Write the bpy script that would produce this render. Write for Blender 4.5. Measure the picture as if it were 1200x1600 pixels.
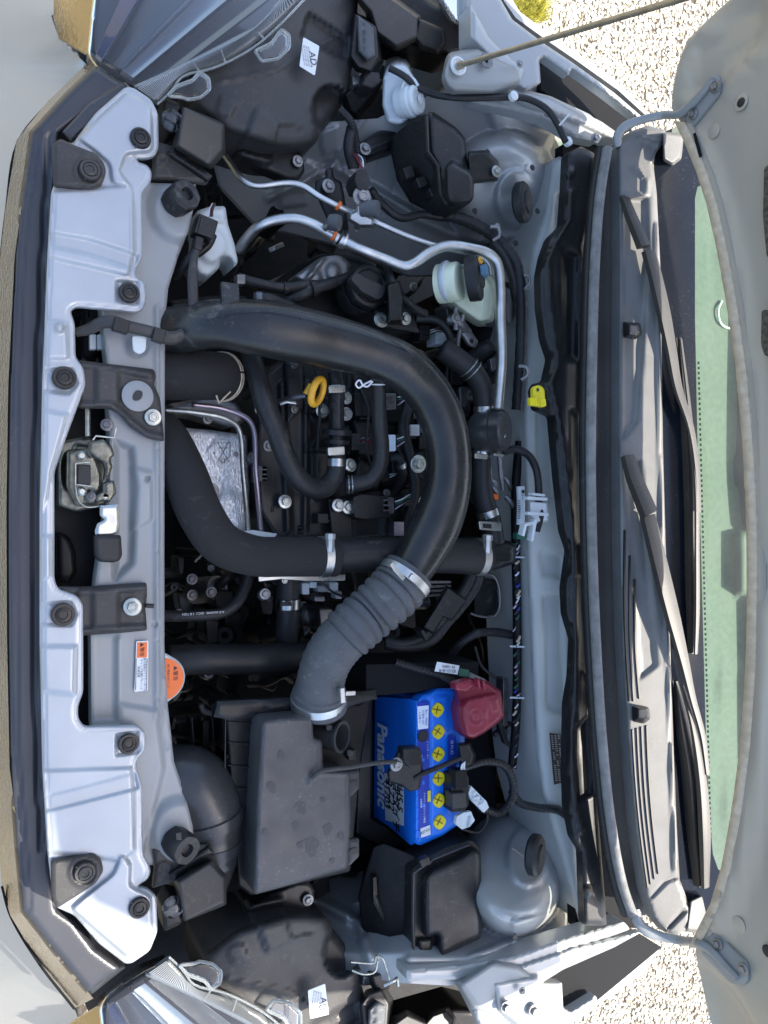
import bpy, bmesh, math, random
import numpy as np
from mathutils import Vector, Matrix, geometry
random.seed(7); rng = np.random.default_rng(7)
for o in list(bpy.data.objects): bpy.data.objects.remove(o)
S = bpy.context.scene; C = S.collection
R = math.radians
# ---------------------------------------------------------------- camera, sky, sun, exposure
TH = R(28); ZC = 1.85; F = 1202.0
cd = bpy.data.cameras.new('camera'); cam = bpy.data.objects.new('camera', cd); C.objects.link(cam)
cam.location = (0, 0, ZC); cam.rotation_euler = (0, -TH, 0)
cd.sensor_fit = 'VERTICAL'; cd.sensor_height = 36; cd.lens = 36*F/1600; cd.clip_start = .02; cd.clip_end = 400
S.camera = cam
SUN_DIR = Vector((-.62, .20, -1.0)).normalized()      # the way the sunlight travels
el = math.asin(-SUN_DIR.z); 
sd = bpy.data.lights.new('sun', 'SUN'); so = bpy.data.objects.new('sun', sd); C.objects.link(so)
sd.energy = 3.8; sd.angle = R(.5); sd.color = (1, .93, .82)
so.rotation_euler = SUN_DIR.to_track_quat('-Z', 'Y').to_euler(); so.location = (3, -1, 5)
w = bpy.data.worlds.new('World'); S.world = w; w.use_nodes = True
nt = w.node_tree; bg = nt.nodes['Background']; sk = nt.nodes.new('ShaderNodeTexSky')
sk.sky_type = 'NISHITA'; sk.sun_disc = False; sk.sun_elevation = el
sk.sun_rotation = math.atan2(-SUN_DIR.x, -SUN_DIR.y); sk.dust_density = 2.5; sk.air_density = 1.0; sk.ozone_density = .9
nt.links.new(sk.outputs[0], bg.inputs[0]); bg.inputs[1].default_value = .15
S.view_settings.view_transform = 'Standard'; S.view_settings.look = 'None'
S.view_settings.exposure = 1.5; S.view_settings.gamma = 1
S.render.resolution_x = 768; S.render.resolution_y = 1024
S.render.engine = 'CYCLES'
# ---------------------------------------------------------------- rays and heights
cT, sT = math.cos(TH), math.sin(TH)
D = np.array([sT, 0, -cT]); RT = np.array([cT, 0, sT]); UP = np.array([0, 1., 0]); CC = np.array([0, 0, ZC])
def ray(px, py):
    u = (np.asarray(px, float)-600)/F; v = (800-np.asarray(py, float))/F
    return D + u[..., None]*RT + v[..., None]*UP
def PZ(px, py, z):                       # picture point at a height above the ground
    r = ray(px, py); t = (np.asarray(z, float)-ZC)/r[..., 2]
    return CC + t[..., None]*r
def P(px, py, z): return Vector(PZ(px, py, z))
def pxm(p):                              # metres per pixel at a world point
    return float(np.dot(np.array(p)-CC, D))/F
class Plane:
    def __init__(s, p, n): s.p = np.array(p, float); s.n = np.array(n, float)/np.linalg.norm(n)
    def __call__(s, px, py, h=0):
        r = ray(px, py); t = (np.dot(s.p-CC, s.n)+np.asarray(h, float))/(r@s.n)
        return CC + np.asarray(t)[..., None]*r
# ---------------------------------------------------------------- materials
M = {}
def mat(name, col, rough=.5, metal=0., bump=0., bscale=200., var=0., vscale=8., spec=.5, coat=0., dust=0., stretch=None, emit=None, rvar=0., scuff=0.):
    m = bpy.data.materials.new(name); m.use_nodes = True; t = m.node_tree; b = t.nodes['Principled BSDF']
    b.inputs['Roughness'].default_value = rough; b.inputs['Metallic'].default_value = metal
    b.inputs['Specular IOR Level'].default_value = spec; b.inputs['Coat Weight'].default_value = coat
    b.inputs['Coat Roughness'].default_value = .08
    tc = t.nodes.new('ShaderNodeTexCoord'); geo = t.nodes.new('ShaderNodeNewGeometry')
    def noise(sc, det=4):
        n = t.nodes.new('ShaderNodeTexNoise'); n.inputs['Scale'].default_value = sc; n.inputs['Detail'].default_value = det
        t.links.new(geo.outputs['Position'], n.inputs['Vector']); return n
    c = (*col, 1); last = None
    if var:
        n = noise(vscale); mx = t.nodes.new('ShaderNodeMix'); mx.data_type = 'RGBA'
        mr = t.nodes.new('ShaderNodeMapRange'); mr.inputs[1].default_value = .35; mr.inputs[2].default_value = .65
        t.links.new(n.outputs[0], mr.inputs[0]); t.links.new(mr.outputs[0], mx.inputs[0])
        mx.inputs[6].default_value = (*[max(0, x*(1-var)) for x in col], 1); mx.inputs[7].default_value = (*[min(1, x*(1+var)) for x in col], 1)
        last = mx.outputs[2]
    if dust:
        n = noise(260, 2); n2 = noise(14, 5); mr = t.nodes.new('ShaderNodeMapRange'); mr.inputs[1].default_value = .60; mr.inputs[2].default_value = .74
        mr2 = t.nodes.new('ShaderNodeMapRange'); mr2.inputs[1].default_value = .4; mr2.inputs[2].default_value = .7
        mu = t.nodes.new('ShaderNodeMath'); mu.operation = 'MULTIPLY'; mu2 = t.nodes.new('ShaderNodeMath'); mu2.operation = 'MULTIPLY_ADD'
        t.links.new(n.outputs[0], mr.inputs[0]); t.links.new(n2.outputs[0], mr2.inputs[0])
        t.links.new(mr2.outputs[0], mu.inputs[0]); t.links.new(mr.outputs[0], mu.inputs[1])
        mu2.inputs[1].default_value = .10; t.links.new(mr2.outputs[0], mu2.inputs[0]); t.links.new(mu.outputs[0], mu2.inputs[2])
        m3 = t.nodes.new('ShaderNodeMath'); m3.operation = 'MULTIPLY'; m3.inputs[1].default_value = dust; t.links.new(mu2.outputs[0], m3.inputs[0])
        mx = t.nodes.new('ShaderNodeMix'); mx.data_type = 'RGBA'; mx.inputs[6].default_value = c; mx.inputs[7].default_value = (.33, .31, .28, 1)
        if last: t.links.new(last, mx.inputs[6])
        t.links.new(m3.outputs[0], mx.inputs[0]); last = mx.outputs[2]
    if scuff:
        n = noise(38, 8); n.inputs['Distortion'].default_value = 2.2; n3 = noise(7, 2); mr = t.nodes.new('ShaderNodeMapRange'); mr.inputs[1].default_value = .60; mr.inputs[2].default_value = .70
        mr3 = t.nodes.new('ShaderNodeMapRange'); mr3.inputs[1].default_value = .45; mr3.inputs[2].default_value = .6; mr3.inputs[4].default_value = scuff
        m3 = t.nodes.new('ShaderNodeMath'); m3.operation = 'MULTIPLY'; t.links.new(n.outputs[0], mr.inputs[0]); t.links.new(n3.outputs[0], mr3.inputs[0]); t.links.new(mr.outputs[0], m3.inputs[0]); t.links.new(mr3.outputs[0], m3.inputs[1])
        mx = t.nodes.new('ShaderNodeMix'); mx.data_type = 'RGBA'; mx.inputs[6].default_value = c; mx.inputs[7].default_value = (.30, .29, .27, 1)
        if last: t.links.new(last, mx.inputs[6])
        t.links.new(m3.outputs[0], mx.inputs[0]); last = mx.outputs[2]
    if last: t.links.new(last, b.inputs['Base Color'])
    else: b.inputs['Base Color'].default_value = c
    if rvar:
        n = noise(22, 5); mr = t.nodes.new('ShaderNodeMapRange'); mr.inputs[1].default_value = .3; mr.inputs[2].default_value = .7
        mr.inputs[3].default_value = max(.02, rough-rvar); mr.inputs[4].default_value = min(1, rough+rvar)
        t.links.new(n.outputs[0], mr.inputs[0]); t.links.new(mr.outputs[0], b.inputs['Roughness'])
    if bump:
        n = noise(bscale, 3); bp = t.nodes.new('ShaderNodeBump'); bp.inputs['Strength'].default_value = bump; bp.inputs['Distance'].default_value = .001
        t.links.new(n.outputs[0], bp.inputs['Height']); t.links.new(bp.outputs[0], b.inputs['Normal'])
    M[name] = m; return m
mat('paint', (.38, .39, .385), .36, .2, coat=.3, var=.05, vscale=5, dust=.18, bump=.05, bscale=30)
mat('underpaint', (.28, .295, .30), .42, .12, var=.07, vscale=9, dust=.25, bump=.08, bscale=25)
mat('cover', (.38, .41, .44), .33, .25, coat=.4, var=.05, vscale=16, dust=.25, bump=.05, bscale=18)
mat('hoodpaint', (.44, .41, .345), .42, .15, coat=.3, var=.05, vscale=5, dust=.15)
mat('bumper', (.50, .50, .475), .3, .15, coat=.25, var=.03, bump=.1, bscale=60)
mat('chrome', (.50, .45, .36), .14, 1, bump=.7, bscale=160, rvar=.06)
mat('bar', (.036, .038, .045), .34, coat=.15, dust=.12, var=.1)
mat('plastic', (.014, .0143, .015), .36, spec=.35, scuff=.10, bump=.12, bscale=900, dust=.16, var=.15, vscale=30, rvar=.08)
mat('greyplastic', (.042, .0405, .040), .44, spec=.35, scuff=.12, bump=.12, bscale=700, dust=.2, var=.12, vscale=12, rvar=.06)
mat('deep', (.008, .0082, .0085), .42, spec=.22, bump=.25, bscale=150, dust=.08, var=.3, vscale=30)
mat('rubber', (.018, .0185, .0195), .45, spec=.35, scuff=.14, bump=.15, bscale=600, dust=.16, var=.12, vscale=20, rvar=.05)
mat('dustyrubber', (.075, .08, .088), .62, scuff=.3, bump=.15, bscale=400, dust=.4, var=.15, vscale=25)
mat('satinpipe', (.014, .015, .016), .30, scuff=.16, bump=.2, bscale=60, dust=.16, var=.2, vscale=30, rvar=.09)
mat('foam', (.017, .0155, .0155), .85, scuff=.10, bump=.5, bscale=1500, var=.1)
mat('alu', (.58, .59, .58), .42, 1, var=.1, vscale=60, rvar=.1, bump=.1, bscale=300)
mat('cast', (.30, .30, .30), .5, .9, var=.15, vscale=60, bump=.5, bscale=500)
mat('steel', (.50, .51, .49), .32, 1, var=.12, vscale=90, rvar=.1)
mat('zinc', (.42, .435, .40), .38, .9, var=.15, vscale=120)
mat('zincb', (.62, .64, .60), .35, .85, var=.15, vscale=120)
mat('darksteel', (.16, .16, .165), .4, .8, var=.2, vscale=60)
mat('brass', (.42, .38, .29), .4, .6, var=.15, vscale=100, bump=.2, bscale=200)
mat('duct', (.035, .036, .038), .30, bump=.1, bscale=300, dust=.3, var=.15, vscale=20)
mat('white', (.72, .74, .74), .45, dust=.12)
mat('milky', (.60, .65, .66), .35, var=.05, vscale=20, dust=.1)
mat('greenmilk', (.70, .76, .56), .3, var=.12, vscale=20)
mat('blue', (.010, .19, .82), .32, bump=.05, bscale=200, dust=.06)
mat('darkblue', (.015, .05, .40), .3)
mat('red', (.23, .016, .035), .38, var=.1, vscale=30, dust=.15)
mat('yellow', (.78, .66, .02), .4, var=.1, vscale=60)
mat('dipyellow', (.75, .38, .03), .4, var=.1, vscale=60)
mat('olive', (.25, .16, .01), .5)
mat('pad', (.27, .28, .285), .5)
mat('lampblue', (.012, .045, .16), .12, coat=.5)
mat('lampdark', (.03, .033, .04), .15, coat=.5)
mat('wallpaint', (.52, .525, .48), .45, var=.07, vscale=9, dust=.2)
mat('orange', (.85, .17, .03), .5)
mat('ink', (.02, .02, .025), .6)
mat('wblue', (.75, .85, .95), .45)
mat('bluecap', (.07, .16, .25), .4)
mat('sticker', (.74, .76, .77), .5)
mat('green', (.02, .12, .08), .5)
mat('pink', (.42, .36, .42), .35, .9)
mat('cowl', (.15, .147, .14), .5, bump=.1, bscale=500, var=.08, vscale=30, dust=.25)
mat('wiper', (.035, .033, .030), .50, bump=.08, bscale=500, var=.08, vscale=30, dust=.2)
mat('frit', (.010, .013, .020), .12, dust=.12)
mat('dash', (.10, .11, .095), .75, bump=.3, bscale=400, var=.10, vscale=90)
mat('seal', (.19, .19, .185), .7, bump=.6, bscale=500, var=.2, vscale=60, dust=.4)
mat('edge', (.55, .45, .32), .5, var=.12, vscale=90)
mat('blackprint', (.015, .015, .017), .5)
mat('liner', (.009, .0095, .011), .8, spec=.2)
mat('latchmetal', (.15, .15, .125), .32, .85, var=.3, vscale=80, bump=.3, bscale=200)
mat('rimglass', (.16, .17, .175), .15, spec=.8)
mat('bezel', (.30, .33, .37), .28, .7)
mat('ribmat', (.42, .44, .45), .3)
mat('goldchrome', (.45, .40, .30), .22, 1, bump=.5, bscale=140, rvar=.1)
mat('airstain', (.049, .048, .051), .55, dust=.25)
mat('reflector', (.5, .52, .56), .18, 1)
# crinkled heat shield foil
m = mat('foil', (.92, .93, .93), .36, .4); t = m.node_tree; b = t.nodes['Principled BSDF']
g = t.nodes.new('ShaderNodeNewGeometry'); v = t.nodes.new('ShaderNodeTexVoronoi'); v.inputs['Scale'].default_value = 230
mp_ = t.nodes.new('ShaderNodeMapping'); mp_.inputs['Scale'].default_value = (1.6, .7, 1); bp = t.nodes.new('ShaderNodeBump')
t.links.new(g.outputs['Position'], mp_.inputs[0]); t.links.new(mp_.outputs[0], v.inputs['Vector']); t.links.new(v.outputs[0], bp.inputs['Height'])
bp.inputs['Strength'].default_value = .8; bp.inputs['Distance'].default_value = .002; t.links.new(bp.outputs[0], b.inputs['Normal'])
def glass(name, tint, film=0, rough=.02):
    m = bpy.data.materials.new(name); m.use_nodes = True; t = m.node_tree; t.nodes.remove(t.nodes['Principled BSDF'])
    tr = t.nodes.new('ShaderNodeBsdfTransparent'); tr.inputs[0].default_value = (*tint, 1)
    gl = t.nodes.new('ShaderNodeBsdfGlossy'); gl.inputs['Roughness'].default_value = rough
    fr = t.nodes.new('ShaderNodeFresnel'); fr.inputs[0].default_value = 1.5
    mx = t.nodes.new('ShaderNodeMixShader'); t.links.new(fr.outputs[0], mx.inputs[0]); t.links.new(tr.outputs[0], mx.inputs[1]); t.links.new(gl.outputs[0], mx.inputs[2])
    last = mx.outputs[0]
    if film:
        df = t.nodes.new('ShaderNodeBsdfDiffuse'); df.inputs[0].default_value = (.5, .5, .46, 1); g = t.nodes.new('ShaderNodeNewGeometry'); n = t.nodes.new('ShaderNodeTexNoise'); n.inputs['Scale'].default_value = 9; n.inputs['Detail'].default_value = 8
        mr = t.nodes.new('ShaderNodeMapRange'); mr.inputs[1].default_value = .3; mr.inputs[2].default_value = .8; mr.inputs[3].default_value = film*.5; mr.inputs[4].default_value = film*2.2
        t.links.new(g.outputs['Position'], n.inputs['Vector']); t.links.new(n.outputs[0], mr.inputs[0]); m2 = t.nodes.new('ShaderNodeMixShader'); t.links.new(mr.outputs[0], m2.inputs[0]); t.links.new(last, m2.inputs[1]); t.links.new(df.outputs[0], m2.inputs[2]); last = m2.outputs[0]
    t.links.new(last, t.nodes['Material Output'].inputs[0]); M[name] = m
glass('windglass', (.60, .84, .68), film=.035); glass('clear', (.90, .93, .95), rough=.03)
# lens rib glass: clear with fine vertical ribbing
m = mat('clearsolid', (.55, .58, .58), .12, 0, spec=.8); m.node_tree.nodes['Principled BSDF'].inputs['Transmission Weight'].default_value = .7
m = mat('ribbed', (.42, .45, .47), .15, .2, spec=.8); t = m.node_tree; b = t.nodes['Principled BSDF']
b.inputs['Transmission Weight'].default_value = .55
g = t.nodes.new('ShaderNodeNewGeometry'); wv = t.nodes.new('ShaderNodeTexWave'); wv.inputs['Scale'].default_value = 150; wv.bands_direction = 'X'
bp = t.nodes.new('ShaderNodeBump'); bp.inputs['Strength'].default_value = .9; bp.inputs['Distance'].default_value = .003
t.links.new(g.outputs['Position'], wv.inputs['Vector']); t.links.new(wv.outputs[0], bp.inputs['Height']); t.links.new(bp.outputs[0], b.inputs['Normal'])
# ---------------------------------------------------------------- object helpers
OW = {}
def settag(o, label=None, cat=None, group=None, kind=None):
    if label: o['label'] = label
    if cat: o['category'] = cat
    if group: o['group'] = group
    if kind: o['kind'] = kind
    return o
def thing(name, label, cat, px, py, z, group=None):
    o = bpy.data.objects.new(name, None); C.objects.link(o); p = P(px, py, z); o.location = p; o.empty_display_size = .02
    OW[o.name] = Vector(p); return settag(o, label, cat, group)
def mk(name, V, Fc, m, parent=None, smooth=40, bevel=0, bseg=2, label=None, cat=None, group=None, kind=None, sub=0):
    V = [Vector(v) for v in V]
    c = Vector((sum(v.x for v in V)/len(V), sum(v.y for v in V)/len(V), min(v.z for v in V)))
    me = bpy.data.meshes.new(name); me.from_pydata([v-c for v in V], [], Fc); me.update()
    bm = bmesh.new(); bm.from_mesh(me); bmesh.ops.recalc_face_normals(bm, faces=bm.faces); bm.to_mesh(me); bm.free()
    me.materials.append(M[m]); me.shade_smooth()
    if smooth < 179: me.set_sharp_from_angle(angle=R(smooth))
    o = bpy.data.objects.new(name, me); C.objects.link(o)
    if parent is not None: o.parent = parent; o.location = c-OW[parent.name]
    else: o.location = c
    OW[o.name] = c
    if bevel:
        b = o.modifiers.new('bevel', 'BEVEL'); b.width = bevel; b.segments = bseg; b.limit_method = 'ANGLE'; b.angle_limit = R(35); b.harden_normals = True
    if sub:
        s = o.modifiers.new('subdivision', 'SUBSURF'); s.levels = sub; s.render_levels = sub
    return settag(o, label, cat, group, kind)
def chaikin(pts, n=1, closed=True, k=.25):
    pts = [tuple(p) for p in pts]
    for _ in range(n):
        q = []; N = len(pts)
        for i in range(N if closed else N-1):
            a = pts[i]; b = pts[(i+1) % N]
            q.append(tuple(a[j]*(1-k)+b[j]*k for j in range(len(a)))); q.append(tuple(a[j]*k+b[j]*(1-k) for j in range(len(a))))
        if not closed: q = [pts[0]]+q+[pts[-1]]
        pts = q
    return pts
def rnd(pts, r=6, n=4):                        # round every corner of an outline by r pixels
    out = []; N = len(pts)
    for i in range(N):
        a, b, c = [np.array(pts[j % N][:2], float) for j in (i-1, i, i+1)]
        la, lc = np.linalg.norm(a-b), np.linalg.norm(c-b); rr = min(r, la*.48, lc*.48)
        p = b+(a-b)/max(la, 1e-6)*rr; q = b+(c-b)/max(lc, 1e-6)*rr
        for k in range(n+1):
            t = k/n; out.append(tuple((1-t)**2*p+2*t*(1-t)*b+t*t*q))
    return out
def seg_dist(X, Y, poly, closed=True):
    d = np.full(X.shape, 1e9); n = len(poly)
    for i in range(n if closed else n-1):
        ax, ay = poly[i][:2]; bx, by = poly[(i+1) % n][:2]; dx, dy = bx-ax, by-ay; L = dx*dx+dy*dy+1e-9
        t = np.clip(((X-ax)*dx+(Y-ay)*dy)/L, 0, 1); d = np.minimum(d, np.hypot(X-ax-t*dx, Y-ay-t*dy))
    return d
def inside(X, Y, poly):
    r = np.zeros(X.shape, bool); n = len(poly)
    for i in range(n):
        ax, ay = poly[i][:2]; bx, by = poly[(i+1) % n][:2]
        c = ((ay > Y) != (by > Y)) & (X < (bx-ax)*(Y-ay)/((by-ay) if by != ay else 1e-9)+ax); r ^= c
    return r
def featz(X, Y, feats):
    h = np.zeros(X.shape)
    for f in feats:
        kind = f[0]
        if kind == 'poly': _, pl, dz, w = f; d = seg_dist(X, Y, pl); d = np.where(inside(X, Y, pl), d, -d); s = np.clip(d/w+.5, 0, 1)
        elif kind == 'disc': _, (x, y, rx, ry), dz, w = f; q = np.hypot((X-x)/rx, (Y-y)/ry); d = (1-q)*min(rx, ry); s = np.clip(d/w+.5, 0, 1)
        elif kind == 'line': _, pl, wid, dz, w = f; d = wid-seg_dist(X, Y, pl, False); s = np.clip(d/w+.5, 0, 1)
        elif kind == 'dome': _, (x, y, rx, ry), dz, w = f; q = np.hypot((X-x)/rx, (Y-y)/ry); s = np.clip(1-q**w, 0, 1); h += dz*s; continue
        h += dz*s*s*(3-2*s)
    return h
def relief(name, out, z, m, parent=None, feats=(), step=6, edge=(0, 0), thick=.004, rr=0, mp=None, holes=(), rim=None, **kw):
    if rr: out = rnd(out, rr)
    pts = []; N = len(out)
    for i in range(N):
        a = np.array(out[i][:2], float); b = np.array(out[(i+1) % N][:2], float); L = np.linalg.norm(b-a); k = max(1, int(round(L/step)))
        for j in range(k): pts.append(tuple(a+(b-a)*j/k))
    q = [pts[0]]
    for p in pts[1:]:
        if math.hypot(p[0]-q[-1][0], p[1]-q[-1][1]) > .3: q.append(p)
    pts = q; nb = len(pts)
    bp_ = np.array(pts); x0, y0 = bp_.min(0); x1, y1 = bp_.max(0)
    gx, gy = np.meshgrid(np.arange(x0+step*.37, x1, step), np.arange(y0+step*.41, y1, step)); gx = gx.ravel(); gy = gy.ravel()
    ok = inside(gx, gy, pts) & (seg_dist(gx, gy, pts) > step*.45)
    if edge[1] > 0:      # a ring of points parallel to the border keeps the rolled edge even
        pass
    gx, gy = gx[ok], gy[ok]
    al = [Vector(p) for p in pts]+[Vector((a, b)) for a, b in zip(gx, gy)]
    vs, es, fs, *_ = geometry.delaunay_2d_cdt(al, [], [list(range(nb))], 1, 1e-4)
    X = np.array([v.x for v in vs]); Y = np.array([v.y for v in vs])
    if holes:
        keep = []
        for f in fs:
            cx = sum(X[i] for i in f)/len(f); cy = sum(Y[i] for i in f)/len(f)
            if not any(((cx-h[0])/h[2])**2+((cy-h[1])/h[3])**2 < 1 for h in holes): keep.append(f)
        fs = keep
    Z = (z(X, Y) if callable(z) else np.full(X.shape, float(z)))+featz(X, Y, feats)
    if edge[1] > 0:
        d = seg_dist(X, Y, pts); s = np.clip(d/edge[1], 0, 1); Z = Z-edge[0]*(1-np.sqrt(1-(1-s)**2))
    if rim: Z = Z+rim[0]*np.exp(-((seg_dist(X, Y, pts)-rim[1])/rim[2])**2)
    W = (mp or PZ)(X, Y, Z)
    V = [tuple(p) for p in W]; Fc = [tuple(f) for f in fs]
    # skirt
    from collections import Counter
    ec = Counter(); dr = {}
    for f in Fc:
        for i in range(len(f)):
            a, b = f[i], f[(i+1) % len(f)]; ec[(min(a, b), max(a, b))] += 1; dr[(min(a, b), max(a, b))] = (a, b)
    idx = {}; nrm = np.array([0, 0, -1.]) if mp is None or not hasattr(mp, 'down') else mp.down
    def low(i, top):
        k = (i, top)
        if k not in idx:
            idx[k] = len(V); V.append(tuple(W[i]) if top else tuple(W[i]+nrm*thick))
        return idx[k]
    for e, c in ec.items():
        if c == 1:
            a, b = dr[e]; Fc.append((low(b, 0), low(a, 0), low(a, 1), low(b, 1)))
    me = bpy.data.meshes.new(name); c = Vector((W[:, 0].mean(), W[:, 1].mean(), W[:, 2].min()))
    me.from_pydata([Vector(v)-c for v in V], [], Fc); me.update(); me.materials.append(M[m]); me.shade_smooth()
    o = bpy.data.objects.new(name, me); C.objects.link(o); OW[o.name] = c
    if parent is not None: o.parent = parent; o.location = c-OW[parent.name]
    else: o.location = c
    return settag(o, **kw)
def plate(name, pts, z, th, m, parent=None, bevel=.0015, rr=0, bseg=2, mp=None, bottom=None, **kw):
    """outline in picture points whose top lies at height z (number or one per point); walls go straight down by th"""
    if rr: pts = rnd(pts, rr, 3)
    n = len(pts); zz = [z]*n if not hasattr(z, '__len__') else z
    if mp is None:
        T = [P(p[0], p[1], (p[2] if len(p) > 2 else zz[i])) for i, p in enumerate(pts)]; B = [v-Vector((0, 0, th)) for v in T]
    else:
        T = [Vector(mp(p[0], p[1], z)) for p in pts]; nn = Vector(getattr(mp, 'down', (0, 0, -1))); B = [v+nn*th for v in T]
    if bottom:
        c = sum(T, Vector())/n; B = [Vector((c.x+(v.x-c.x)*bottom, c.y+(v.y-c.y)*bottom, v.z)) for v in B]
    return mk(name, T+B, [tuple(range(n)), tuple(range(2*n-1, n-1, -1))]+[(i, (i+1) % n, n+(i+1) % n, n+i) for i in range(n)], m, parent, bevel=bevel, bseg=bseg, **kw)
def loft(name, rings, m, parent=None, bevel=.002, bseg=2, **kw):
    """rings: lists of (px,py,z) of equal count, from top down"""
    V = []; n = len(rings[0])
    for r in rings: V += [P(*p) for p in r]
    Fc = [tuple(range(n)), tuple(range(len(V)-1, len(V)-n-1, -1))]
    for k in range(len(rings)-1):
        for i in range(n): Fc.append((k*n+i, k*n+(i+1) % n, (k+1)*n+(i+1) % n, (k+1)*n+i))
    return mk(name, V, Fc, m, parent, bevel=bevel, bseg=bseg, **kw)
def frame(ax):
    ax = Vector(ax).normalized(); a = Vector((0, -1, 0)) if abs(ax.y) < .9 else Vector((1, 0, 0))
    u = (a-ax*a.dot(ax)).normalized(); return u, ax.cross(u), ax
def lathe(name, c, prof, m, parent=None, ax=(0, 0, 1), n=28, sy=1., smooth=35, wob=None, **kw):
    """prof: (radius m, height m) along ax"""
    u, v, a = frame(ax); c = Vector(c); V = []; Fc = []
    for r, h in prof:
        for i in range(n):
            t = 2*math.pi*i/n; rr_ = r*(wob(t, h) if wob else 1); V.append(c+a*h+u*rr_*math.cos(t)+v*rr_*sy*math.sin(t))
    for k in range(len(prof)-1):
        for i in range(n): Fc.append((k*n+i, k*n+(i+1) % n, (k+1)*n+(i+1) % n, (k+1)*n+i))
    if prof[0][0] > 1e-5: Fc.append(tuple(range(n-1, -1, -1)))
    if prof[-1][0] > 1e-5: Fc.append(tuple(range(len(V)-n, len(V))))
    return mk(name, V, Fc, m, parent, smooth=smooth, **kw)
def cr(pts, per=8):
    """smooth curve through points (any dimension)"""
    A = [np.array(p, float) for p in pts]; A = [2*A[0]-A[1]]+A+[2*A[-1]-A[-2]]; out = []
    for i in range(1, len(A)-2):
        p0, p1, p2, p3 = A[i-1:i+3]
        d1 = max(np.linalg.norm(p2[:3]-p1[:3]), 1e-6)**.5; d0 = max(np.linalg.norm(p1[:3]-p0[:3]), 1e-6)**.5; d2 = max(np.linalg.norm(p3[:3]-p2[:3]), 1e-6)**.5
        m1 = (p2-p1)-( (p2-p0)/(d0+d1)*1 - (p1-p0)/d0)*0; 
        t1 = ((p1-p0)/d0-(p2-p0)/(d0+d1)+(p2-p1)/d1)*d1; t2 = ((p2-p1)/d1-(p3-p1)/(d1+d2)+(p3-p2)/d2)*d1
        for k in range(per):
            t = k/per; out.append((2*t**3-3*t**2+1)*p1+(t**3-2*t**2+t)*t1+(-2*t**3+3*t**2)*p2+(t**3-t**2)*t2)
    out.append(A[-2]); return out
def path(pts, r, per=8):
    """pts: (px,py,z[,r px]) -> list of (world xyz, radius m)"""
    L = []
    for p in pts:
        w_ = P(p[0], p[1], p[2]); rr_ = (p[3] if len(p) > 3 else r)*pxm(w_); L.append((*w_, rr_))
    return cr(L, per) if len(L) > 2 and per > 1 else [np.array(x) for x in L]
BOX = [(.95, .8), (.8, .95), (-.8, .95), (-.95, .8), (-.95, -.8), (-.8, -.95), (.8, -.95), (.95, -.8)]
ROOF = [(1, .35), (.8, .95), (-.8, .98), (-.8, -.98), (.8, -.95), (1, -.35)]
def sweep(name, Q, m, parent=None, n=14, flat=1., ripple=None, cap=True, smooth=50, sec=None, **kw):
    V = []; Fc = []; N = len(Q); T = []
    if sec: n = len(sec)
    for i in range(N):
        a = Q[max(0, i-1)][:3]; b = Q[min(N-1, i+1)][:3]; T.append(Vector(b-a).normalized())
    u = Vector((0, 0, 1)); u = (u-T[0]*u.dot(T[0]));
    if u.length < .05: u = Vector((1, 0, 0))-T[0]*T[0].x
    u.normalize()
    for i in range(N):
        u = (u-T[i]*u.dot(T[i])).normalized(); v = T[i].cross(u); r = Q[i][3]*(ripple(i) if ripple else 1)
        for k in range(n):
            t = 2*math.pi*k/n; cu_, sv_ = sec[k] if sec else (math.cos(t), math.sin(t)); V.append(Vector(Q[i][:3])+u*cu_*r*flat+v*sv_*r)
    for i in range(N-1):
        for k in range(n): Fc.append((i*n+k, i*n+(k+1) % n, (i+1)*n+(k+1) % n, (i+1)*n+k))
    if cap: Fc.append(tuple(range(n-1, -1, -1))); Fc.append(tuple(range((N-1)*n, N*n)))
    return mk(name, V, Fc, m, parent, smooth=smooth, **kw)
def tube(name, pts, r, m, parent=None, per=8, **kw): return sweep(name, path(pts, r, per), m, parent, **kw)
def bar(name, pts, w_, h, m, parent=None, bevel=.001, per=1, **kw):
    """a flat strip: width w_ px, height h m along a path of (px,py,z)"""
    Q = path([(*p[:3], w_/2) for p in pts], w_/2, per); V = []; Fc = []
    for i, q in enumerate(Q):
        a = Q[max(0, i-1)][:3]; b = Q[min(len(Q)-1, i+1)][:3]; t = Vector(b-a).normalized(); s = t.cross(Vector((0, 0, 1))).normalized(); c = Vector(q[:3]); r = q[3]; d = s.cross(t).normalized()
        if d.z < 0: d = -d
        V += [c-s*r, c+s*r, c+s*r-d*h, c-s*r-d*h]
    for i in range(len(Q)-1):
        for k in range(4): Fc.append((i*4+k, i*4+(k+1) % 4, i*4+4+(k+1) % 4, i*4+4+k))
    Fc += [(3, 2, 1, 0), tuple(range(len(V)-4, len(V)))]
    return mk(name, V, Fc, m, parent, bevel=bevel, **kw)
BOLT = {}
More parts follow.
